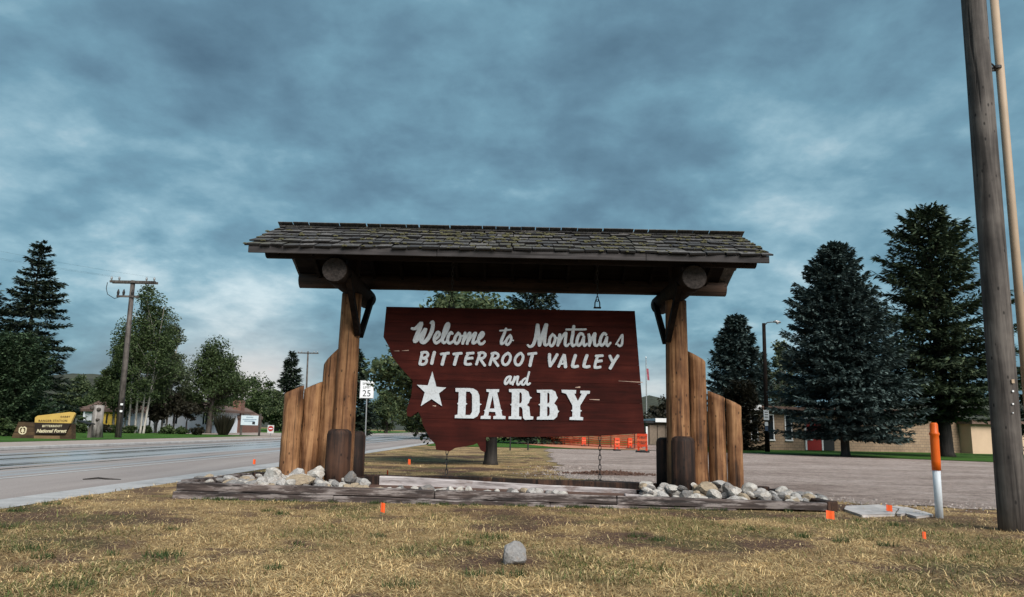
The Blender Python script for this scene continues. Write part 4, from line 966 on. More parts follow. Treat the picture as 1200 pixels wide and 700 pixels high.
# ------------------------------------------------------------------ utility pole close by, with its riser pipe
g = ground(1187.5, 623)
o = thing('utility_pole', 'tall close weathered utility pole with a tan riser pipe strapped beside it', 'utility pole', g)
top = at(1136, -60, g.y + .05); rb = 14.6 * g.y / F_PX * 1.04; hh = top.z
pts = [g + Vector((0, 0, -.2)) + (top - g) * (i / 14) for i in range(15)]
mb = MB(); mb.tube(pts, [rb * (1 - .10 * i / 14) for i in range(15)], 24, True, .03); pole = mb.build('pole', M_pole, o, True)
c0 = at(1241, 900, g.y + .25); c1 = at(1160, -60, g.y + .25); c0 = c1 + (c0 - c1) * ((c1.z - 0) / (c1.z - c0.z))
mb = MB(); mb.tube([c0, c0.lerp(c1, .5), c1], .055, 14); mb.build('riser_pipe', M_conduit, o, True)
br = at(1168, 80, g.y + .25); f = (br.z - g.z) / (top.z - g.z); pp = g + (top - g) * f
mb = MB(); mb.tube([pp + Vector((rb * .8, 0, 0)), br], .012, 6); mb.tube([br + Vector((0, 0, -.02)), br + Vector((0, 0, .02))], .066, 14); mb.box(br + Vector((-.085, 0, -.02)), .05, .05, .06); mb.build('bracket', M_black, o)
mb = MB(); e = pp + Vector((rb * .95, -.02, 0)); mb.tube([e + (top - g) * (-f) + Vector((.0, -.03, .1)), e, e + (top - g) * (1 - f) * .98], .011, 6); mb.build('ground_wire', M_barkdark, o)
for py, ww, hh2, mt in ((447, .035, .05, M_conduit), (458.5, .022, .022, M_white), (473.5, .02, .02, M_white), (484, .012, .012, M_white)):
    q = at(1187, py, g.y - rb * .98); mb = MB(); mb.box(q, ww, .012, hh2); mb.build('tag', mt, o)

# ------------------------------------------------------------------ trees
def tris_from(points):
    return np.arange(len(points)).reshape(-1, 4)
def cards(P, Dv, Nv, L, W):
    """leaf-shaped quads: base, side, tip, side"""
    side = np.cross(Dv, Nv); side /= np.linalg.norm(side, axis=1, keepdims=True) + 1e-9
    m_ = P + Dv * (L * .5)[:, None]; t_ = P + Dv * L[:, None]
    return np.stack([P, m_ + side * (W * .5)[:, None], t_, m_ - side * (W * .5)[:, None]], 1).reshape(-1, 3)
def rnd_dir(r, n):
    v = r.normal(size=(n, 3)); return v / np.linalg.norm(v, axis=1, keepdims=True)
def conifer(name, label, x, y, H, R, mat, seed, base=.06, nbr=230, per=60, p=.85, droop=.22, lift=.5, card=.30, fat=.30, bark=None, gaps=.25, group=None, z0=0.0, rtrunk=None, minr=.05, whorl=True):
    r = np.random.default_rng(seed); o = thing(name, label, 'tree', (x, y, z0), group)
    zb = base * H; t = np.sort(r.random(nbr) ** 1.05)
    if whorl: t = np.clip(np.round(t * 26) / 26 + r.normal(0, .008, nbr), 0, .995)
    L = R * ((1 - t) ** p) * (1 - gaps * r.random(nbr)) + minr * R
    L *= np.where(t < .12, .72 + .28 * t / .12, 1)
    az = r.random(nbr) * 2 * pi; az = np.where(r.random(nbr) < .5, np.arange(nbr) * 2.39996, az)
    L *= 1 + .16 * np.sin(az * 2 + seed) * (1 - t) + .10 * np.sin(az * 3 + t * 9)
    zc = zb + (H - zb) * t; slope = lift * t * 1.6 - droop * (1 - t)
    cnt = np.maximum(6, (per * (.25 + L / R)).astype(int)); bi = np.repeat(np.arange(nbr), cnt); n = len(bi)
    s = r.random(n) ** .62; Lb = L[bi]; a = az[bi]; out = np.stack([np.cos(a), np.sin(a), np.zeros(n)], 1); tan_ = np.stack([-np.sin(a), np.cos(a), np.zeros(n)], 1)
    lat = r.uniform(-1, 1, n) * Lb * .34 * (1.12 - s) * np.minimum(1, s * 2.2 + .3)
    dist = s * Lb
    zz_ = zc[bi] + slope[bi] * dist - .16 * droop * dist ** 2 / max(R, .1) + .10 * (s ** 3) * Lb - np.abs(lat) * .18 + r.normal(0, .035, n) * (Lb * .3 + .12)
    P = np.stack([x + out[:, 0] * dist + tan_[:, 0] * lat, y + out[:, 1] * dist + tan_[:, 1] * lat, z0 + zz_], 1)
    Dv = out * .75 + tan_ * (np.sign(lat) * (.35 + .5 * r.random(n)))[:, None] + np.array([0, 0, 1.]) * (r.normal(-.12, .32, n) + .35 * (t[bi] > .93))[:, None]
    Dv /= np.linalg.norm(Dv, axis=1, keepdims=True); Nv = np.array([[0, 0, 1.]]) + .55 * rnd_dir(r, n)
    ln = card * (.6 + .8 * r.random(n)) * (.55 + .45 * np.minimum(1, Lb / (R * .35)))
    V = cards(P, Dv, Nv, ln, ln * fat * (.7 + .6 * r.random(n)))
    # leader at the very top
    k = 40; tz_ = H - r.random(k) * H * .05; d = rnd_dir(r, k); d[:, 2] = np.abs(d[:, 2]) + .5; d /= np.linalg.norm(d, axis=1, keepdims=True)
    V = np.concatenate([V, cards(np.stack([np.full(k, x), np.full(k, y), z0 + tz_ - card * .5], 1), d, rnd_dir(r, k), np.full(k, card * .8), np.full(k, card * .25))])
    np_mesh('crown', V, np.arange(len(V)).reshape(-1, 4), mat, o)
    rt_ = rtrunk or H * .017; mb = MB(); mb.tube([(x, y, z0 - .1), (x, y, z0 + H * .02), (x, y, z0 + H * .3), (x, y, z0 + H * .97)], [rt_ * 1.45, rt_ * 1.05, rt_ * .78, .02], 10, True, .1)
    for i in range(0, nbr, 2):
        if t[i] > .9: continue
        q = Vector((x, y, z0 + zc[i])); od = Vector((cos(az[i]), sin(az[i]), 0)); Li = L[i] * .85
        mb.tube([q, q + od * Li * .5 + Vector((0, 0, slope[i] * Li * .5)), q + od * Li + Vector((0, 0, slope[i] * Li - .16 * droop * Li))], [rt_ * .16, rt_ * .11, .008], 3, False)
    mb.build('trunk', bark or M_bark, o, True, recalc=False); return o
def broadleaf(name, label, x, y, H, R, mat, seed, base=.2, clumps=60, per=160, card=.16, shape=1.0, airy=.0, bark=None, rtrunk=None, stems=1, group=None, z0=0.0, up=.0, cat='tree', squash=None):
    r = np.random.default_rng(seed); rr = random.Random(seed); o = thing(name, label, cat, (x, y, z0), group)
    zb = base * H; ch = H - zb; C = []
    while len(C) < clumps:
        u = rnd_dir(r, 1)[0] * (r.random() ** .38); zt = (u[2] + 1) / 2
        wz = np.clip(1 - abs(zt - .42) / .62, .12, 1) ** .55 if shape < 2 else (1 - zt) ** .75 + .12
        c = np.array([x + u[0] * R * wz, y + u[1] * R * wz, z0 + zb + ch * zt]); C.append(c)
    C = np.array(C); bi = np.repeat(np.arange(clumps), (per * r.uniform(.45, 1.4, clumps)).astype(int)); n = len(bi)
    rad = R * .30 * r.uniform(.6, 1.25, clumps); off = rnd_dir(r, n) * (r.random(n) ** .45)[:, None] * rad[bi][:, None]; off[:, 2] *= .72
    P = C[bi] + off; Dv = rnd_dir(r, n); Dv[:, 2] = Dv[:, 2] * .6 - .25 + up; Dv /= np.linalg.norm(Dv, axis=1, keepdims=True); Nv = np.array([[0, 0, .7]]) + rnd_dir(r, n) * .8
    ln = card * r.uniform(.6, 1.35, n); V = cards(P, Dv, Nv, ln, ln * .62)
    keep = V.reshape(-1, 4, 3)[:, :, 2].min(1) > z0 + .02; V = V.reshape(-1, 4, 3)[keep].reshape(-1, 3)
    np_mesh('crown', V, np.arange(len(V)).reshape(-1, 4), mat, o)
    rt_ = rtrunk or H * .022; mb = MB(); bk = bark or M_bark
    tops = []
    for s in range(stems):
        dx = (s - (stems - 1) / 2) * .5 + (rr.uniform(-.1, .1) if stems > 1 else 0); dy = rr.uniform(-.3, .3) if stems > 1 else 0; lx = dx * .9 + rr.uniform(-.1, .1)
        f = Vector((x + dx, y + dy, z0 - .1)); tp = Vector((x + dx + lx, y + dy, z0 + zb + ch * .8)); md = f.lerp(tp, .4) + Vector((rr.uniform(-.12, .12), 0, 0))
        mb2 = MB() if stems > 1 else mb
        mb2.tube([f, f.lerp(md, .12), md, tp], [rt_ * 1.5, rt_ * 1.05, rt_ * .75, rt_ * .12], 9, True, .1); tops.append((md, tp))
        if stems > 1: mb2.build('trunk', bk, o, True, recalc=False)
    for i in range(0, clumps, 1 if clumps < 70 else 2):
        md, tp = rr.choice(tops); cpt = Vector(C[i]); f = np.clip((cpt.z - z0 - zb * .7) / (ch * 1.2), .0, .92); q = (Vector((md.x, md.y, z0 + zb * .8))).lerp(tp, float(f) * .8)
        mb.tube([q, q.lerp(cpt, .5) + Vector((0, 0, -.03 * R)), cpt], [rt_ * .30, rt_ * .18, rt_ * .05], 4, False)
    mb.build('trunk' if stems == 1 else 'limbs', bk, o, True, recalc=False); return o
def spot(px, ptop, Y, hw):
    """top of a tree seen at (px, ptop) and Y metres away: its x, height and half width"""
    p = at(px, ptop, Y); return p.x, p.z, hw * Y / F_PX
# --- towards the ranger station
x, H, R = spot(-10, 325, 60, 42); conifer('spruce_tree', 'dark spruce cut by the picture edge behind the ranger sign', x, 60, H, R * 1.2, L_spruce, 1, nbr=240, per=110, card=.4)
x, H, R = spot(49, 284, 62, 52); conifer('spruce_tree', 'tall ragged dark spruce standing behind the ranger station sign', x, 62, H, R * 1.45, L_spruce, 2, nbr=360, per=170, card=.36, droop=.38, lift=.15, gaps=.48, p=.80, fat=.36)
x, H, R = spot(26, 404, 47, 50); conifer('juniper_tree', 'dense bushy juniper just behind the yellow ranger sign', x, 47, H, R * 1.02, L_junip, 3, base=.0, nbr=340, per=150, card=.22, p=.52, droop=.0, lift=.9, gaps=.3, fat=.4, whorl=False)
x, H, R = spot(-18, 425, 45, 34); conifer('juniper_tree', 'juniper at the picture edge beside the ranger sign', x, 45, H, R, L_junip, 4, base=.0, nbr=200, per=70, card=.26, p=.5, droop=.0, lift=.9, fat=.4, whorl=False)
for px, pt, Y, hw, sd, lab in ((178, 331, 66, 30, 5, 'tallest airy aspen behind the leaning power pole'), (150, 392, 69, 22, 6, 'shorter aspen immediately behind the power pole'), (203, 372, 71, 24, 7, 'aspen with sparse crown nearest the house chimney')):
    x, H, R = spot(px, pt, Y, hw * 1.2); broadleaf('aspen_tree', lab, x, Y, H, R * (1.1 if sd != 5 else 1.25), L_aspen if sd == 7 else L_decid, sd, base=.17, clumps=150, per=190, card=.19, shape=2.0, bark=M_birch, stems=4 if sd == 5 else 3, rtrunk=.095, up=.15, group='aspens beside the ranger station')
x, H, R = spot(254, 398, 74, 38); broadleaf('maple_tree', 'green conical tree in front of the brick chimney', x, 74, H, R * 1.15, L_decid, 8, base=.2, clumps=120, per=230, card=.20, shape=2.0, rtrunk=.28)
for px, pt, Y, hw, sd, lab in ((300, 437, 118, 34, 9, 'round dense tree beyond the white notice board'), (328, 458, 112, 20, 10, 'round tree behind the do not enter sign'), (268, 452, 125, 26, 41, 'far rounded tree behind the chimney'),
                               (228, 462, 120, 24, 42, 'far leafy tree between the aspens and the chimney'), (122, 452, 118, 26, 43, 'far tree rising behind the brown hipped roof'), (92, 440, 120, 24, 44, 'far tree beside the tall ragged spruce'), (190, 455, 125, 24, 45, 'far tree screened by the aspens'), (455, 455, 120, 26, 46, 'far tree across the road past the speed sign'), (490, 470, 130, 26, 47, 'low far tree at the end of the wet road')):
    x, H, R = spot(px, pt, Y, hw); broadleaf('roadside_tree', lab, x, Y, H, R, L_decid if sd % 2 else L_maple, sd, base=.08, clumps=70, per=170, card=.34, rtrunk=.3, group='far broadleaf trees along the road')
x, H, R = spot(343, 413, 120, 17); conifer('spruce_tree', 'small far spruce beside the far power pole', x, 120, H, R * 1.35, L_spruce, 11, nbr=180, per=60, card=.8)
x, H, R = spot(419, 412, 62, 22); conifer('spruce_tree', 'narrow dark spruce behind the roadside shelter post', x, 62, H, R * 1.3, L_spruce, 12, nbr=230, per=80, card=.42)
for px, pt, Y, hw, sd, lab in ((207, 462, 70, 20, 13, 'small bronze-leaved tree on the ranger lawn'), (186, 472, 69, 14, 14, 'low bronze tree nearer the pale trunks'), (222, 470, 71, 14, 15, 'slim bronze tree before the white wall')):
    x, H, R = spot(px, pt, Y, hw); broadleaf('ornamental_tree', lab, x, Y, H, R, L_bronze, sd, base=.46, clumps=30, per=70, card=.26, rtrunk=.09, bark=M_barkdark, group='small ornamental trees by the white house')
shr = [(120, 497, 64, 10, 'dark clipped shrub beside the carved log'), (135, 498, 66, 9, 'rounded shrub below the yellow wall'), (155, 499, 66, 9, 'shrub at the foot of the leaning power pole'), (171, 500, 68, 8, 'shrub among the pale aspen trunks'), (196, 500, 66, 10, 'low wide shrub under the bronze trees'),
       (214, 501, 66, 7, 'small shrub near the black ball bush'), (232, 497, 63, 6.5, 'black ball shaped bush on the green lawn'), (100, 488, 62, 12, 'pale green bush behind the small roofed stand'), (8, 492, 44, 11, 'grassy bush at the end of the ranger sign')]
for i, (px, pt, Y, hw, lab) in enumerate(shr):
    x, H, R = spot(px, pt, Y, hw); broadleaf('shrub', lab, x, Y, max(.6, H - .1), R, L_bronze if i in (0, 6) else L_decid, 60 + i, base=.02, clumps=22, per=60, card=.20, rtrunk=.03, cat='shrub', z0=.1)
# plume of tall grasses before the chimney
x, H, R = spot(264, 479, 66, 14); o = thing('tall_grass_clump', 'fountain of tall dark ornamental grass before the chimney', 'grass clump', (x, 66, .13))
r_ = np.random.default_rng(5); n = 1400; a = r_.random(n) * 2 * pi; f = r_.random(n); P = np.stack([x + np.cos(a) * .4 * f, 66 + np.sin(a) * .4 * f, np.full(n, .13)], 1)
Dv = np.stack([np.cos(a) * (.05 + .38 * f), np.sin(a) * (.05 + .38 * f), np.ones(n)], 1); Dv /= np.linalg.norm(Dv, axis=1, keepdims=True)
V = cards(P, Dv, rnd_dir(r_, n), r_.uniform(.5, 2.1, n), np.full(n, .05)); np_mesh('blades', V, np.arange(len(V)).reshape(-1, 4), L_bronze, o)
# --- middle
x = ground(575, 545).x
broadleaf('maple_tree', 'leafy tree right behind the red board with drooping branches', x - 1.0, 24.1, at(548, 338, 24.1).z, 2.75, L_maple, 20, base=.14, clumps=190, per=190, card=.16, rtrunk=.001, bark=M_barkdark)
tr_o = [o for o in col.objects if o.name.startswith('maple_tree')][-1]
mb = MB(); tb = Vector((x, 24.1, 0)); mb.tube([tb + Vector((0, 0, -.1)), tb + Vector((0, 0, .12)), tb + Vector((0, 0, .6)), tb + Vector((0, 0, 1.6)), tb + Vector((-.15, 0, 3.6))], [.30, .215, .195, .18, .05], 14, True, .12); mb.build('trunk', M_barkdark, tr_o, True)
for px, pt, Y, hw, sd, lab, bs in ((628, 300, 62, 66, 21, 'dark spruce showing above the word Montana', .05), (528, 318, 75, 44, 22, 'dark spruce tip behind the pale maple top', .05)):
    x, H, R = spot(px, pt, Y, hw); conifer('spruce_tree', lab, x, Y, H, R, L_spruce, sd, nbr=300, per=90, card=.46, base=bs)
# --- beyond the gravel lot
x, H, R = spot(776, 466, 84, 26); broadleaf('hedge_tree', 'rounded dark tree behind the small garage', x, 84, H, R, L_bronze, 30, base=.05, clumps=50, per=90, card=.38, rtrunk=.2)
x, H, R = spot(862, 373, 66, 36); conifer('spruce_tree', 'mid-height spruce between the upright logs and street lamp', x, 66, H, R * 1.3, L_blue, 31, nbr=360, per=150, card=.42, base=.05, p=.62, fat=.38)
x, H, R = spot(913, 398, 78, 24); broadleaf('poplar_tree', 'pale airy poplar behind the street lamp', x, 78, H, R, L_aspen, 32, base=.15, clumps=60, per=90, card=.34, shape=2.0, bark=M_birch, rtrunk=.2, up=.2)
x, H, R = spot(893, 415, 74, 20); conifer('spruce_tree', 'dark slim spruce just behind the street lamp', x, 74, H, R * 1.25, L_spruce, 37, nbr=220, per=80, card=.45, base=.03)
x, H, R = spot(868, 452, 54, 28); conifer('juniper_tree', 'bushy olive juniper at the shortest lot-side log', x, 54, H, R * 1.05, L_bronze, 33, base=.0, nbr=240, per=70, card=.26, p=.5, droop=.0, lift=.8, fat=.4, whorl=False)
x, H, R = spot(977, 288, 43, 79); conifer('blue_spruce_tree', 'full blue spruce standing before the red door', x, 43, H, R * 1.12, L_blue, 34, base=.105, nbr=640, per=270, card=.28, p=.68, droop=.16, lift=.45, gaps=.36, fat=.36, rtrunk=.24, minr=.03)
x, H, R = spot(1086, 249, 47.5, 88); conifer('fir_tree', 'biggest dark fir behind the orange capped marker post', x, 47.5, H, R * 1.12, L_pine, 35, base=.16, nbr=420, per=180, card=.40, p=.50, droop=.18, lift=.35, gaps=.58, fat=.32, rtrunk=.42, minr=.05, bark=M_barkdark)
x, H, R = spot(1222, 408, 50, 44); conifer('fir_tree', 'fir at the picture edge behind the close utility pole', x, 50, H, R, L_pine, 36, base=.10, nbr=220, per=70, card=.4, p=.6, droop=.2, rtrunk=.3)

# ------------------------------------------------------------------ houses
M_whwall = plain('white siding', (.70, .74, .80), 0.7, var=0.08, scale=1); M_brown = plain('brown roof', (.135, .085, .068), 0.85, var=0.25, scale=4); M_yellow = plain('yellow siding', (.74, .50, .08), 0.7, var=0.15)
M_glass, t, b = material('dark glass'); b.inputs['Base Color'].default_value = (.012, .016, .02, 1); b.inputs['Roughness'].default_value = .08
M_chim, t, b = material('chimney brick')
def bricks(t, b, c1, c2, mo_, sc, bw=.5, rh=.25):
    br = N(t, 'ShaderNodeTexBrick'); br.inputs['Color1'].default_value = (*c1, 1); br.inputs['Color2'].default_value = (*c2, 1); br.inputs['Mortar'].default_value = (*mo_, 1)
    br.inputs['Scale'].default_value = sc; br.inputs['Brick Width'].default_value = bw; br.inputs['Row Height'].default_value = rh; br.inputs['Mortar Size'].default_value = .02
    tcn = N(t, 'ShaderNodeTexCoord'); s_ = N(t, 'ShaderNodeSeparateXYZ'); t.links.new(tcn.outputs['Object'], s_.inputs[0]); c_ = N(t, 'ShaderNodeCombineXYZ')
    t.links.new(mth(t, 'ADD', s_.outputs[0], s_.outputs[1]), c_.inputs[0]); t.links.new(s_.outputs[2], c_.inputs[1]); t.links.new(c_.outputs[0], br.inputs['Vector'])
    n = noise_tex(t, tcn.outputs['Object'], .6, 5, .6); setc(t, b, 'Base Color', mix(t, 1.0, br.outputs[0], ramp(t, n, [(.3, .75), (.7, 1.2)]), 'MULTIPLY')); b.inputs['Roughness'].default_value = .85; bump(t, b, br.outputs[1], -.4, .01)
bricks(t, b, (.20, .085, .055), (.14, .06, .042), (.16, .13, .12), 3)
M_brick, t, b = material('tan block wall'); bricks(t, b, (.34, .245, .165), (.28, .195, .13), (.17, .13, .095), 1.2, .5, .25)
M_tanwall = plain('smooth tan wall', (.50, .37, .26), .8, var=.1, scale=.6)
M_reddoor = plain('red door', (.30, .022, .02), .5, var=.1); M_grn = plain('dark door', (.012, .014, .017), .6)

Yh = 79
hp = lambda px, py, Y=Yh: at(px, py, Y)
house = thing('ranger_house', 'low white house with brown hipped roof behind the aspens', 'house', (hp(180, 505).x, Yh, .13))
x0, x1 = hp(97, 490).x, hp(258, 490).x; zt = hp(150, 478.5).z
mb = MB(); mb.span((x0, Yh, .1), (x1, Yh + 9, zt)); mb.build('wall', M_whwall, house)
def hip(mb, x0, x1, y0, y1, z, h, inset, ov=.4):
    x0 -= ov; x1 += ov; y0 -= ov; y1 += ov; ym = (y0 + y1) / 2
    a, b2, c_, d = Vector((x0, y0, z)), Vector((x1, y0, z)), Vector((x1, y1, z)), Vector((x0, y1, z)); e, f_ = Vector((x0 + inset, ym, z + h)), Vector((x1 - inset, ym, z + h))
    mb.quad(a, b2, f_, e); mb.quad(c_, d, e, f_); mb.poly((d, a, e)); mb.poly((b2, c_, f_)); mb.quad(a - Vector((0, 0, .22)), b2 - Vector((0, 0, .22)), b2, a); mb.quad(d - Vector((0, 0, .22)), a - Vector((0, 0, .22)), a, d); mb.quad(b2 - Vector((0, 0, .22)), c_ - Vector((0, 0, .22)), c_, b2); mb.quad(a - Vector((0, 0, .22)), d - Vector((0, 0, .22)), c_ - Vector((0, 0, .22)), b2 - Vector((0, 0, .22)))
mb = MB(); hip(mb, x0, x1, Yh, Yh + 9, zt, hp(120, 467).z - zt, 4.2); rf = mb.build('roof', M_brown, house)
# projecting entrance pavilion with its own hipped roof and yellow wall
xa, xb = hp(99, 490, 74).x, hp(141, 490, 74).x; zp = hp(120, 480, 74).z
mb = MB(); mb.span((xa, 74, .1), (xb, 79, zp)); mb.build('pavilion', M_whwall, house)
mb = MB(); hip(mb, xa, xb, 74, 79.5, zp, hp(120, 462, 74).z - zp, 1.3, .35); mb.build('roof', M_brown, house)
mb = MB(); mb.span((hp(118, 490, 73.98).x, 73.95, .3), (hp(137.5, 490, 73.98).x, 74.02, zp - .1)); yw = mb.build('yellow_wall', M_yellow, house)
for xx in (124, 131.5):
    mb = MB(); mb.span((hp(xx, 490, 73.9).x, 73.92, .9), (hp(xx + 2, 490, 73.9).x, 73.96, zp - .4)); mb.build('post', M_grn, yw)
for px in (150, 158, 181, 192, 203, 238, 248):
    mb = MB(); mb.span((hp(px, 490).x, Yh - .05, 1.0), (hp(px + 5, 490).x, Yh + .05, 2.2)); wn = mb.build('window', M_glass, house)
    mb = MB(); a, b2 = hp(px, 490).x, hp(px + 5, 490).x
    mb.span((a - .06, Yh - .08, .93), (b2 + .06, Yh - .02, 1.0)); mb.span((a - .06, Yh - .08, 2.2), (b2 + .06, Yh - .02, 2.27)); mb.span(((a + b2) / 2 - .03, Yh - .075, 1.0), ((a + b2) / 2 + .03, Yh - .052, 2.2)); mb.build('frame', M_white, wn)
for px in (148.5, 163, 175):
    mb = MB(); mb.span((hp(px, 490, 78).x, 78, .1), (hp(px + 1.4, 490, 78).x, 78.12, zt - .1)); mb.build('porch_post', M_grn, house)
h2 = thing('chimney_house', 'gabled building end with a stout red brick chimney', 'house', (hp(262, 505, 84).x, 84, .13))
xa, xb = hp(246, 490, 84).x, hp(279, 490, 84).x; zl, zr_ = hp(262, 477, 84).z, hp(279, 487.5, 84).z
mb = MB(); mb.prism([(xa, .1), (xb, .1), (xb, zr_ - .15), (hp(258, 477, 84).x, zl), (xa, zl - .4)], 84.2, 92); mb.build('wall', M_chim, h2)
mb = MB(); mb.tube([], [], 4) if False else None
a = Vector((hp(259, 477.5, 84).x, 83.9, zl + .12)); b2 = Vector((xb + .1, 83.9, zr_)); d = Vector((0, 8.3, 0)); mb = MB(); mb.quad(a, b2, b2 + d, a + d); mb.quad(a - Vector((0, 0, .3)), b2 - Vector((0, 0, .3)), b2, a); mb.quad(b2 - Vector((0, 0, .3)), b2 - Vector((0, 0, .3)) + d, b2 + d, b2); mb.build('roof', M_brown, h2)
mb = MB(); mb.span((hp(270, 480, 84).x, 84.6, 1), (hp(280, 480, 84).x, 85.8, hp(275, 470, 84).z)); mb.span((hp(271, 480, 84).x, 84.7, hp(275, 470, 84).z), (hp(274.5, 480, 84).x, 85.7, hp(275, 468.6, 84).z)); mb.span((hp(276, 480, 84).x, 84.7, hp(275, 470, 84).z), (hp(279.5, 480, 84).x, 85.7, hp(275, 468.9, 84).z)); mb.build('chimney', M_chim, h2)

# brick building beyond the lot
P0 = ground(876, 527.3); P1 = ground(1126, 531.5)
d = (P1 - P0); Lb = d.length; dx = d.normalized(); nb = Vector((-dx.y, dx.x, 0)); nb = nb if nb.y > 0 else -nb
bld = thing('brick_building', 'long low tan brick building beyond the gravel lot with a red door', 'building', P0)
Mr = Matrix((dx, nb, Vector((0, 0, 1)))).transposed()
def bb(mb, s0, s1, t0, t1, z0_, z1_):
    c = P0 + dx * (s0 + s1) / 2 + nb * (t0 + t1) / 2; mb.box((c.x, c.y, (z0_ + z1_) / 2), abs(s1 - s0), abs(t1 - t0), z1_ - z0_, Mr)
hb = at(895, 476, P0.y).z
mb = MB(); bb(mb, 0, Lb, 0, 14, 0, hb - .32); mb.build('wall', M_brick, bld)
mb = MB(); bb(mb, -.5, Lb + .3, -.6, 14.5, hb - .318, hb); mb.build('fascia', M_brown, bld)
mb = MB(); bb(mb, -.55, .9, -.66, -.602, hb - .34, hb + .06); bb(mb, -.56, -.502, -.6, 6, hb - .34, hb + .06); mb.build('corner_fascia', M_white, bld)
def along(px, py):
    """distance along the facade of a sight line"""
    dd = sight(px, py); k = ((P0 - CAM).dot(nb)) / dd.dot(nb); return (CAM + dd * k - P0).dot(dx)
s = along(953.5, 515); mb = MB(); bb(mb, s - .62, s + .62, -.07, .02, .05, 2.35); dr = mb.build('door', M_reddoor, bld)
mb = MB(); bb(mb, s + .05, s + .35, -.085, -.068, 1.25, 1.6); mb.build('pane', M_white, dr)
mb = MB(); bb(mb, s - .75, s - .62, -.1, .02, .05, 2.5); bb(mb, s + .62, s + .75, -.1, .02, .05, 2.5); bb(mb, s - .75, s + .75, -.11, .02, 2.352, 2.5); mb.build('door_frame', M_white, bld)
s = along(966, 515); mb = MB(); bb(mb, s - .8, s + .8, -.06, .02, .05, 2.4); mb.build('door', M_grn, bld)
for px in (884, 903, 924, 947):
    s = along(px, 510); tall = px < 940; z0_ = .9 if not tall else .8
    mb = MB(); bb(mb, s - .22, s + .22, -.03, .06, z0_, 2.6); wn = mb.build('window', M_glass, bld)
    mb = MB(); bb(mb, s - .30, s - .22, -.07, .05, z0_, 2.6); bb(mb, s + .22, s + .30, -.07, .05, z0_, 2.6); bb(mb, s - .30, s + .30, -.08, .05, 2.602, 2.7); bb(mb, s - .33, s + .33, -.12, .05, z0_ - .1, z0_ - .002); mb.build('frame', M_white, wn)
# gable wing nearest the pole, smooth pale wall
w2 = thing('tan_annex', 'smooth tan walled annex behind the close utility pole', 'building', P1)
mb = MB(); zt2 = at(1140, 497, P1.y - 1.2).z; bb(mb, Lb + .02, Lb + 10.5, -1.2, 11, 0, zt2); mb.build('wall', M_tanwall, w2)
mb = MB(); bb(mb, Lb - .2, Lb + 10.9, -1.6, 11.4, zt2 + .002, zt2 + .3); mb.build('roof', M_brown, w2)
s = along(1163, 520); mb = MB(); bb(mb, s - .55, s + .55, -1.26, -1.18, .05, 2.2); dr2 = mb.build('door', M_white, w2)
mb = MB(); bb(mb, s - .42, s - .34, -1.30, -1.255, 1.05, 1.13); mb.build('handle', M_black, dr2)
# small garage
Yg = 68; gp = lambda px, py: at(px, py, Yg)
gar = thing('garage', 'small brown panelled garage with white fascia behind the shelter post', 'garage', (gp(775, 520).x, Yg, 0))
x0, x1 = gp(759.5, 510).x, gp(800, 510).x; zt = gp(775, 495).z
mb = MB(); mb.span((x0, Yg + .06, 0), (x1, Yg + 6, zt)); mb.build('wall', plain('garage wall', (.12, .09, .07), .8), gar)
xs = [x0 + .1 + i * (x1 - x0 - .2) / 4 for i in range(5)]; M_panel = plain('tan panel', (.20, .155, .12), .75)
for a, b2 in zip(xs, xs[1:]):
    mb = MB(); mb.span((a + .04, Yg - .02, .05), (b2 - .04, Yg + .08, zt - .25)); mb.build('panel', M_panel, gar)
mb = MB(); mb.span((gp(767, 500).x, Yg - .5, zt), (x1 + .4, Yg + 6.5, gp(775, 490.5).z)); mb.build('fascia', M_white, gar)
mb = MB(); mb.span((gp(756, 500).x, Yg - .3, zt - .1), (gp(767, 500).x - .01, Yg + 6.3, zt + .12)); mb.build('roof', M_grn, gar)
mb = MB(); mb.span((gp(756.5, 500).x, Yg - .2, 0), (gp(758.5, 500).x, Yg - .02, gp(757, 500).z)); mb.build('porch_post', M_white, gar)
# flagpole beyond
Yf = 95; a = at(757, 419, Yf); o = thing('flagpole', 'slim far flagpole with a limp flag seen past the board edge', 'flagpole', (a.x, Yf, 0))
mb = MB(); mb.tube([(a.x, Yf, 0), (a.x, Yf, a.z)], [.09, .05], 6); mb.build('pole', M_steel, o)
mb = MB(); z_ = at(757, 432, Yf).z; mb.v += [Vector((a.x + .04 + .28 * k % .5, Yf + .1 * (k % 2), z_ - .75 * (k // 2))) for k in range(6)]; mb.f += [(0, 1, 3, 2), (2, 3, 5, 4)]; mb.build('flag', plain('flag cloth', (.22, .05, .07), .8, var=.6, scale=3), o)
mb = MB(); mb.tube([(a.x, Yf, a.z - .05), (a.x, Yf, a.z + .1)], [.09, .04], 6); mb.build('finial', M_steel, o)

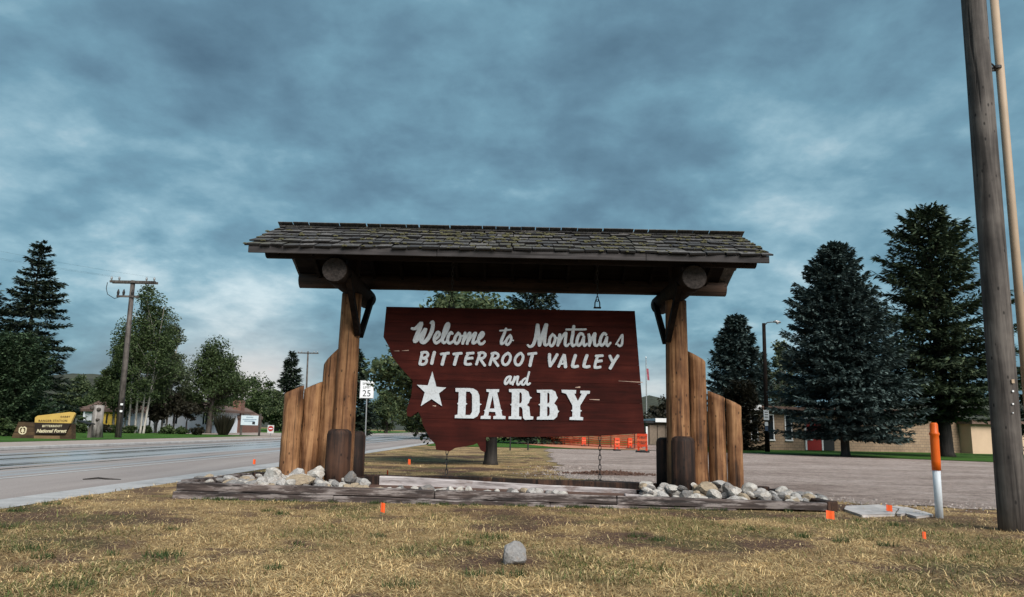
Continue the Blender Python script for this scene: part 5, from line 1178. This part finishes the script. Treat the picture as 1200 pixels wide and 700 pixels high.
# ------------------------------------------------------------------ poles, lamps and signs
def crossarm_pole(label, pb, pt, Y, r, arm_w, arm_y, second=None):
    a = at(pb[0], pb[1], Y); b2 = at(pt[0], pt[1], Y); a.z = 0; o = thing('power_pole', label, 'power pole', a)
    mb = MB(); mb.tube([a, a.lerp(b2, .5), b2], [r, r * .85, r * .7], 10, True, .03); mb.build('pole', M_pole, o, True)
    c = at(arm_y[0], arm_y[1], Y); k = Y / F_PX
    mb = MB(); mb.box(c + Vector((0, -.16, 0)), arm_w * k, .11, .14); mb.box(c + Vector((0, .16, 0)), arm_w * k, .11, .14); arm = mb.build('crossarm', M_pole, o)
    for f in (-.47, -.3, .3, .47):
        mb = MB(); q = c + Vector((f * arm_w * k, -.16, .07)); mb.tube([q, q + Vector((0, 0, .12)), q + Vector((0, 0, .2)), q + Vector((0, 0, .26))], [.03, .07, .06, .02], 7); mb.build('insulator', M_steel, arm)
    if second:
        c2 = at(second[0], second[1], Y); mb = MB(); mb.box(c2 + Vector((0, -.14, 0)), second[2] * k, .10, .12); a2 = mb.build('crossarm', M_pole, o)
        for f in (-.45, -.2, .2):
            mb = MB(); q = c2 + Vector((f * second[2] * k, -.14, .06)); mb.tube([q, q + Vector((0, 0, .2)), q + Vector((0, 0, .4))], [.06, .09, .03], 7); mb.build('insulator', M_black, a2)
    return o, c
po, carm = crossarm_pole('leaning wooden power pole with wide crossarms before the aspens', (138, 516), (156, 329), 47.0, .20, 54, (157, 331), (151, 348, 26))
q = at(145, 455, 46.75); mb = MB(); mb.tube([at(141, 512, 46.78), at(146, 466, 46.78)], .05, 6); mb.build('riser_pipe', M_black, po)
for py in (474, 482): mb = MB(); mb.box(at(142.5 + (482 - py) * .1, py, 46.76), .22, .03, .12); mb.build('tag', M_white, po)
mb = MB(); mb.tube([at(126, 331, 46.8), at(124.6, 338, 46.8), at(126, 345, 46.8), at(134, 350, 46.8), at(141, 348, 46.8)], .022, 5, False); mb.build('jumper_wire', M_black, po)
crossarm_pole('thin far power pole seen above the middle upright log', (357, 507), (361, 412), 112, .17, 24, (361, 414))
# wires sagging away from the leaning pole towards the camera side
for f, nm in ((-.47, 'power line from the outer end of the leaning pole crossarm'), (-.3, 'second power line off the leaning pole crossarm'), (.47, 'power line from the inner crossarm end of the leaning pole')):
    a = carm + Vector((f * 54 * 47 / F_PX, -.16, .30)); e = Vector((a.x - 14.5, 6.0, a.z + .6)); pts = [a.lerp(e, i / 16) - Vector((0, 0, 1.1 * 4 * (i / 16) * (1 - i / 16))) for i in range(17)]
    mb = MB(); mb.tube(pts, .003, 4, False); tag(mb.build('power_line', M_black, None), nm, 'wire', 'power lines on the leaning pole')
# street lamp
Yl = 50.0; a = at(899.5, 531, Yl); a.z = 0; b2 = at(895, 379, Yl); o = thing('street_lamp', 'dark street lamp with a curved arm and two small parking signs', 'street lamp', a)
mb = MB(); mb.tube([a, a.lerp(b2, .5), b2], [.17, .14, .12], 10); mb.build('pole', M_darklog, o, True)
mb = MB(); mb.tube([at(895.5, 382, Yl), at(899, 378.2, Yl - .3), at(904, 377.6, Yl - .5), at(909, 377.8, Yl - .6)], .04, 6); arm = mb.build('arm', M_steel, o, True)
mb = MB(); h = at(911, 378, Yl - .6); mb.tube([h + Vector((-.28, 0, .03)), h + Vector((-.1, 0, .06)), h + Vector((.15, 0, .02)), h + Vector((.24, 0, -.02))], [.05, .10, .09, .03], 8); mb.tube([h + Vector((0, 0, -.03)), h + Vector((0, 0, -.12))], [.10, .07], 8); mb.build('lamp_head', M_steel, o, True)
def flat_sign(parent, name, c, w_, h, mat, y, lines, tmat):
    mb = MB(); mb.box((c.x, y, c.z), w_, .02, h); s_ = mb.build(name, mat, parent, bevel=.004)
    for txt, sz, dz, dxx in lines:
        m2 = text_mesh(txt, sz, .006); m2.transform(Matrix.Translation((c.x + dxx, y - .014, c.z + dz))); m2.transform(Matrix.Translation(-WORLD[parent])); place('lettering', m2, tmat, s_)
    return s_
flat_sign(o, 'notice', at(898.0, 486.5, Yl - .2), .36, .66, M_white, Yl - .20, [], M_grn)
for k in range(3):
    q = at(898.0, 483.2 + k * 2.9, Yl - .2); mb = MB(); mb.box((q.x, Yl - .214, q.z), .22, .006, .05); mb.build('printed_line', M_grn, o)
flat_sign(o, 'notice', at(898.2, 497.0, Yl - .2), .22, .26, M_white, Yl - .20, [], M_grn)
mb = MB(); q = at(898.4, 502.5, Yl - .2); mb.box((q.x, Yl - .19, q.z), .22, .02, .3); mb.build('notice', plain('blue plate', (.05, .08, .13), .5), o)
# speed limit sign
Ys = 33.7; a = at(427.5, 531, Ys); a.z = 0; o = thing('speed_limit_sign', 'white speed limit 25 sign on a thin post beside the road', 'road sign', a)
b2 = at(430.4, 447, Ys); mb = MB(); mb.tube([a, b2], .03, 8); mb.build('post', M_steel, o)
c = at(430, 456.5, Ys - .05); sg = flat_sign(o, 'sign_plate', c, .63, .80, M_white, Ys - .05, [('SPEED', .155, .245, 0), ('LIMIT', .155, .085, 0), ('25', .40, -.19, 0)], M_black)
mb = MB(); mb.box((c.x, Ys - .0615, c.z + .385), .58, .004, .008); mb.box((c.x, Ys - .0615, c.z - .385), .58, .004, .008); mb.box((c.x - .297, Ys - .0615, c.z), .008, .004, .76); mb.box((c.x + .297, Ys - .0615, c.z), .008, .004, .76); mb.build('border', M_black, sg)
# do not enter sign
Yd = 62; a = at(317, 512, Yd); a.z = .1; o = thing('do_not_enter_sign', 'small red and white round prohibition sign near the drive', 'road sign', a)
mb = MB(); mb.tube([a, at(317, 504, Yd)], .03, 6); mb.build('post', M_steel, o); c = at(317.2, 503.2, Yd - .05)
mb = MB(); mb.box((c.x, Yd - .04, c.z), .52, .02, .66); pl = mb.build('plate', plain('dull white', (.45, .45, .45), .6), o)
mb = MB(); mb.tube([(c.x, Yd - .052, c.z + .05), (c.x, Yd - .062, c.z + .05)], .22, 16); mb.build('disc', M_reddoor, pl); mb = MB(); mb.box((c.x, Yd - .066, c.z + .05), .30, .006, .07); mb.build('bar', M_white, pl)
# white notice board on two posts
Yw = 66; o = thing('notice_board', 'pale blue-white notice board on two timber posts across the road', 'sign', (at(291, 508, Yw).x, Yw, .1))
for px in (281.5, 303): a = at(px, 509, Yw); mb = MB(); mb.tube([(a.x, Yw + .12, .1), (a.x, Yw + .12, at(px, 485, Yw).z)], .10, 8); mb.build('post', M_pole, o)
c = at(292.5, 492.8, Yw); k = Yw / F_PX
bdn = flat_sign(o, 'panel', c, 20 * k, 11 * k, plain('pale board', (.50, .58, .64), .6, var=.06), Yw, [], M_grn)
for j, (wf, zf) in enumerate(((.4, .33), (.8, .10), (.6, -.08))):
    mb = MB(); mb.box((c.x, Yw - .016, c.z + zf * 11 * k), 20 * k * wf, .008, .07); mb.build('printed_line', plain('faded print', (.20, .27, .34), .6) if j == 0 else MATS['faded print'], bdn)
mb = MB(); mb.box((c.x + 5 * k, Yw - .016, c.z - 3 * k), 3.2 * k, .008, 3 * k); mb.build('emblem', M_grn, bdn)
# ranger station sign
Yr = 40.5; k = Yr / F_PX; rp = lambda px, py: (lambda p_: (p_.x, p_.z))(at(px, py, Yr))
o = thing('ranger_station_sign', 'brown timber ranger station sign with a yellow top panel on the lawn', 'sign', (rp(50, 517)[0], Yr, .13))
M_brownsign = wood('brown sign timber', (.022, .013, .008), (.052, .031, .017), (.10, .062, .032), axis=0, knots=False); M_signyel = plain('sign yellow', (.50, .335, .09), .6, var=.08); M_cream = plain('cream paint', (.62, .55, .38), .6, var=.06)
mb = MB(); mb.prism([rp(12, 516.5), rp(83, 517.5), rp(83, 497), rp(42, 495), rp(21, 494.5)], Yr + .05, Yr + .45)
for p_ in mb.v: p_.z = max(p_.z, .1)
mb.build('base_wall', M_brownsign, o)
mb = MB(); mb.prism([rp(41.5, 508.5), rp(77, 509), rp(83.5, 496), rp(41.8, 495.5)], Yr - .06, Yr + .04); mb.build('brown_panel', plain('dark brown panel', (.020, .011, .008), .6), o)
mb = MB(); mb.prism([rp(41.5, 495.3), rp(83.5, 496.2), rp(88.5, 485.5), rp(87, 483.4), rp(82, 483), rp(45, 487.3), rp(42, 489.5)], Yr - .07, Yr + .06); yp = mb.build('yellow_panel', M_signyel, o)
def rtext(s_, px, py, size, mat, parent, shear=0., bold=0., space=1., y=Yr - .078):
    x_, z_ = rp(px, py); m2 = text_mesh(s_, size, .012, shear, bold, space); m2.transform(Matrix.Rotation(-radians(1.2), 4, 'Y')); m2.transform(Matrix.Translation((x_, y, z_))); m2.transform(Matrix.Translation(-WORLD[o])); place('lettering', m2, mat, parent)
rtext('DARBY', 77.5, 488.7, .13, M_brownsign, yp, 0, .003, 1.35); rtext('RANGER STATION', 63, 493.4, .155, M_brownsign, yp, 0, .003, 1.25)
rtext('BITTERROOT', 62, 499.6, .16, M_cream, o, 0, .003, 1.15, Yr - .068); rtext('National Forest', 61, 505.3, .25, M_cream, o, .25, .006, 1.0, Yr - .068)
mb = MB(); mb.prism([rp(40, 514.5), rp(70, 514.8), rp(70, 511), rp(40, 510.7)], Yr - .02, Yr + .04); mb.build('strip_panel', plain('tan strip', (.16, .10, .05), .7), o)
sh = [(22, 502), (24.5, 500.2), (26.3, 500.9), (28.6, 500.0), (30.8, 501.8), (30.2, 507.0), (28.6, 508.7), (25.9, 509.4), (23, 508.6), (21.4, 506.6)]
cxm = sum(p_[0] for p_ in sh) / len(sh); cym = sum(p_[1] for p_ in sh) / len(sh); inn = [((a - cxm) * .76 + cxm, (b2 - cym) * .76 + cym) for a, b2 in sh]
m2 = curve_fill([[rp(*p_) for p_ in sh], [rp(*p_) for p_ in inn]], .03); m2.transform(Matrix.Translation((0, Yr + .049, 0))); m2.transform(Matrix.Translation(-WORLD[o])); em = place('shield_emblem', m2, M_cream, o)
m2 = curve_fill([[rp(*p_) for p_ in ((26.2, 501.9), (28.2, 504.6), (27.2, 504.4), (28.6, 506.3), (26.7, 506.2), (26.7, 508.2), (25.6, 508.2), (25.6, 506.2), (23.8, 506.3), (25.2, 504.4), (24.2, 504.6))]], .03); m2.transform(Matrix.Translation((0, Yr + .049, 0))); m2.transform(Matrix.Translation(-WORLD[o])); place('tree_emblem', m2, M_cream, em)
M_grey = wood('silver weathered log', (.06, .055, .05), (.18, .165, .155), (.30, .28, .265))
# carved grey log and small roofed stand on the lawn
Yc = 46; a = at(112, 514, Yc); o = thing('carved_log', 'thick grey weathered log pillar with dark burls near the yellow wall', 'log pillar', (a.x, Yc, .13))
mb = MB(); tp = at(111, 475, Yc); mb.tube([(a.x, Yc, .1), (a.x - .02, Yc, 1.0), (a.x - .02, Yc, tp.z)], [.40, .33, .30], 14, True, .12); mb.build('trunk', M_grey, o, True)
for px, py, r_ in ((108, 478, .13), (115.5, 480, .11), (114, 492, .09)):
    q = at(px, py, Yc - .30); mb = MB(); mb.tube([q + Vector((0, .1, 0)), q + Vector((0, -.04, 0)), q + Vector((0, -.09, 0))], [r_, r_, r_ * .5], 9); mb.build('burl', M_bark, o, True)
Yc = 45; a = at(105, 514, Yc); o = thing('roofed_stand', 'small interpretive stand with a slanted dark top on the lawn', 'stand', (a.x, Yc, .13))
mb = MB(); mb.span((a.x - .10, Yc - .1, .1), (a.x + .10, Yc + .1, at(104, 497, Yc).z)); mb.build('leg', M_pole, o); mb = MB(); q = at(102, 495.5, Yc); mb.box(q, .70, .6, .07, Matrix.Rotation(radians(14), 3, 'Y')); mb.build('top', M_grn, o)

# ------------------------------------------------------------------ orange safety fence and barricades by the dig
M_mesh = plain('orange plastic mesh', (.72, .13, .055), .6, var=.25, scale=2); M_barr = plain('orange barricade plastic', (.62, .060, .020), .45, var=.1)
fn = thing('safety_fence', 'long orange plastic mesh fence around the dug ground', 'fence', (ground(690, 521).x, 52, 0))
fp = [(634, 517, 62), (662, 516, 59), (690, 516.5, 56), (716, 517, 53), (744, 518.5, 51), (752, 518.5, 54), (757, 514, 64)]
pts = [Vector((at(px, py, Y).x, Y, 0)) for px, py, Y in fp]
net = MB()
for i, (a, b2) in enumerate(zip(pts, pts[1:])):
    L = (b2 - a).length; dd = (b2 - a).normalized(); n = int(L / .11); sag = lambda f: -.10 * sin(pi * f)
    for j in range(n):                                 # upright strands
        f = (j + .5) / n; p_ = a + dd * L * f; q_ = Vector((-dd.y, dd.x, 0)); net.quad(p_ - dd * .022 + Vector((0, 0, .04)), p_ + dd * .022 + Vector((0, 0, .04)), p_ + dd * .022 + Vector((0, 0, .98 + sag(f))), p_ - dd * .022 + Vector((0, 0, .98 + sag(f))))
    for z in (.06, .22, .38, .54, .70, .86, .98):
        for j in range(6):
            f0, f1 = j / 6, (j + 1) / 6; off = Vector((-dd.y, dd.x, 0)) * .006; a_, b_ = a + dd * L * f0 + off, a + dd * L * f1 + off
            net.quad(a_ + Vector((0, 0, z - .03 + sag(f0) * z)), b_ + Vector((0, 0, z - .03 + sag(f1) * z)), b_ + Vector((0, 0, z + .03 + sag(f1) * z)), a_ + Vector((0, 0, z + .03 + sag(f0) * z)))
net.build('net', M_mesh, fn, recalc=False)
for p_ in pts: mb = MB(); mb.tube([p_, p_ + Vector((0, 0, 1.15))], .025, 6); mb.build('fence_post', M_black, fn)
def barricade(px, py, label, w_=.65, h=1.05, yaw=0.):
    g = ground(px, py); o = thing('barricade', label, 'barricade', g, 'orange barricades by the dig'); Rz = Matrix.Rotation(yaw, 3, 'Z')
    mb = MB(); mb.box(g + Vector((0, 0, .05)), w_ * 1.35, .42, .10, Rz); mb.build('rubber_foot', M_black, o, bevel=.02)
    for s in (-1, 1):
        mb = MB(); mb.box(g + Rz @ Vector((s * w_ * .45, 0, 0)) + Vector((0, 0, h / 2 + .1)), .09, .08, h, Rz); mb.build('upright', M_barr, o)
    for i, z in enumerate((.10 + h * .30, .10 + h * .62, .10 + h * .92)):
        mb = MB(); mb.box(g + Rz @ Vector((0, -.055, 0)) + Vector((0, 0, z)), w_ * 1.15, .03, .13, Rz); mb.build('rail', M_barr if i != 1 else M_mesh, o)
barricade(723, 528.5, 'orange barricade with black foot midway along the mesh fence', .26, .66, .2); barricade(753, 530.5, 'biggest orange barricade beside the driveway edge', .52, .95, -.5)
barricade(684, 523.5, 'smaller far orange barricade before the mesh fence', .25, .55, .1); barricade(738, 526.5, 'orange barricade tucked between two others', .28, .62, .5)
for px, pyb, pyt, lab in ((597.8, 528, 508, 'taller thin dark stake on the lawn behind the board'), (618.7, 528, 518, 'short thin dark stake on the lawn behind the board')):
    g = ground(px, pyb); t_ = at(px, pyt, g.y); mb = MB(); mb.tube([(g.x, g.y, -.05), (g.x, g.y, t_.z)], .04, 6); tag(mb.build('stake', M_black, None), lab, 'stake', 'stakes on the lawn')

# ------------------------------------------------------------------ hills far away
def hill(name, prof, Y, depth, mat):
    """ridge of (px, py) readings at distance Y, running back and down on both sides"""
    mb = MB(); nx = 70; nd = 8; pxs = np.linspace(prof[0][0], prof[-1][0], nx); pys = np.interp(pxs, [p_[0] for p_ in prof], [p_[1] for p_ in prof])
    for i in range(nx):
        top = at(pxs[i], pys[i], Y)
        for j in range(-nd, nd + 1):
            f = 1 - abs(j) / nd; yy = Y + j / nd * depth; x_ = top.x; h_ = max(0.0, top.z) * (f ** 1.3)
            h_ *= 1 + .10 * noise.noise(Vector((x_ / Y * 40, yy / Y * 40, 4))); mb.v.append(Vector((x_, yy, h_ - .5)))
    W_ = 2 * nd + 1
    for i in range(nx - 1):
        for j in range(W_ - 1): mb.f.append((i * W_ + j, (i + 1) * W_ + j, (i + 1) * W_ + j + 1, i * W_ + j + 1))
    return tag(mb.build(name, mat, None, True), kind='structure')
hill('hill', [(-200, 452), (20, 445), (85, 437), (130, 439), (190, 455), (260, 474), (330, 484), (480, 492), (620, 499)], 520, 260, M_forest)
hill('mountain', [(480, 500), (640, 486), (730, 470), (757, 464), (775, 466), (850, 480), (1000, 476), (1200, 470), (1500, 480)], 2600, 800, M_forest)
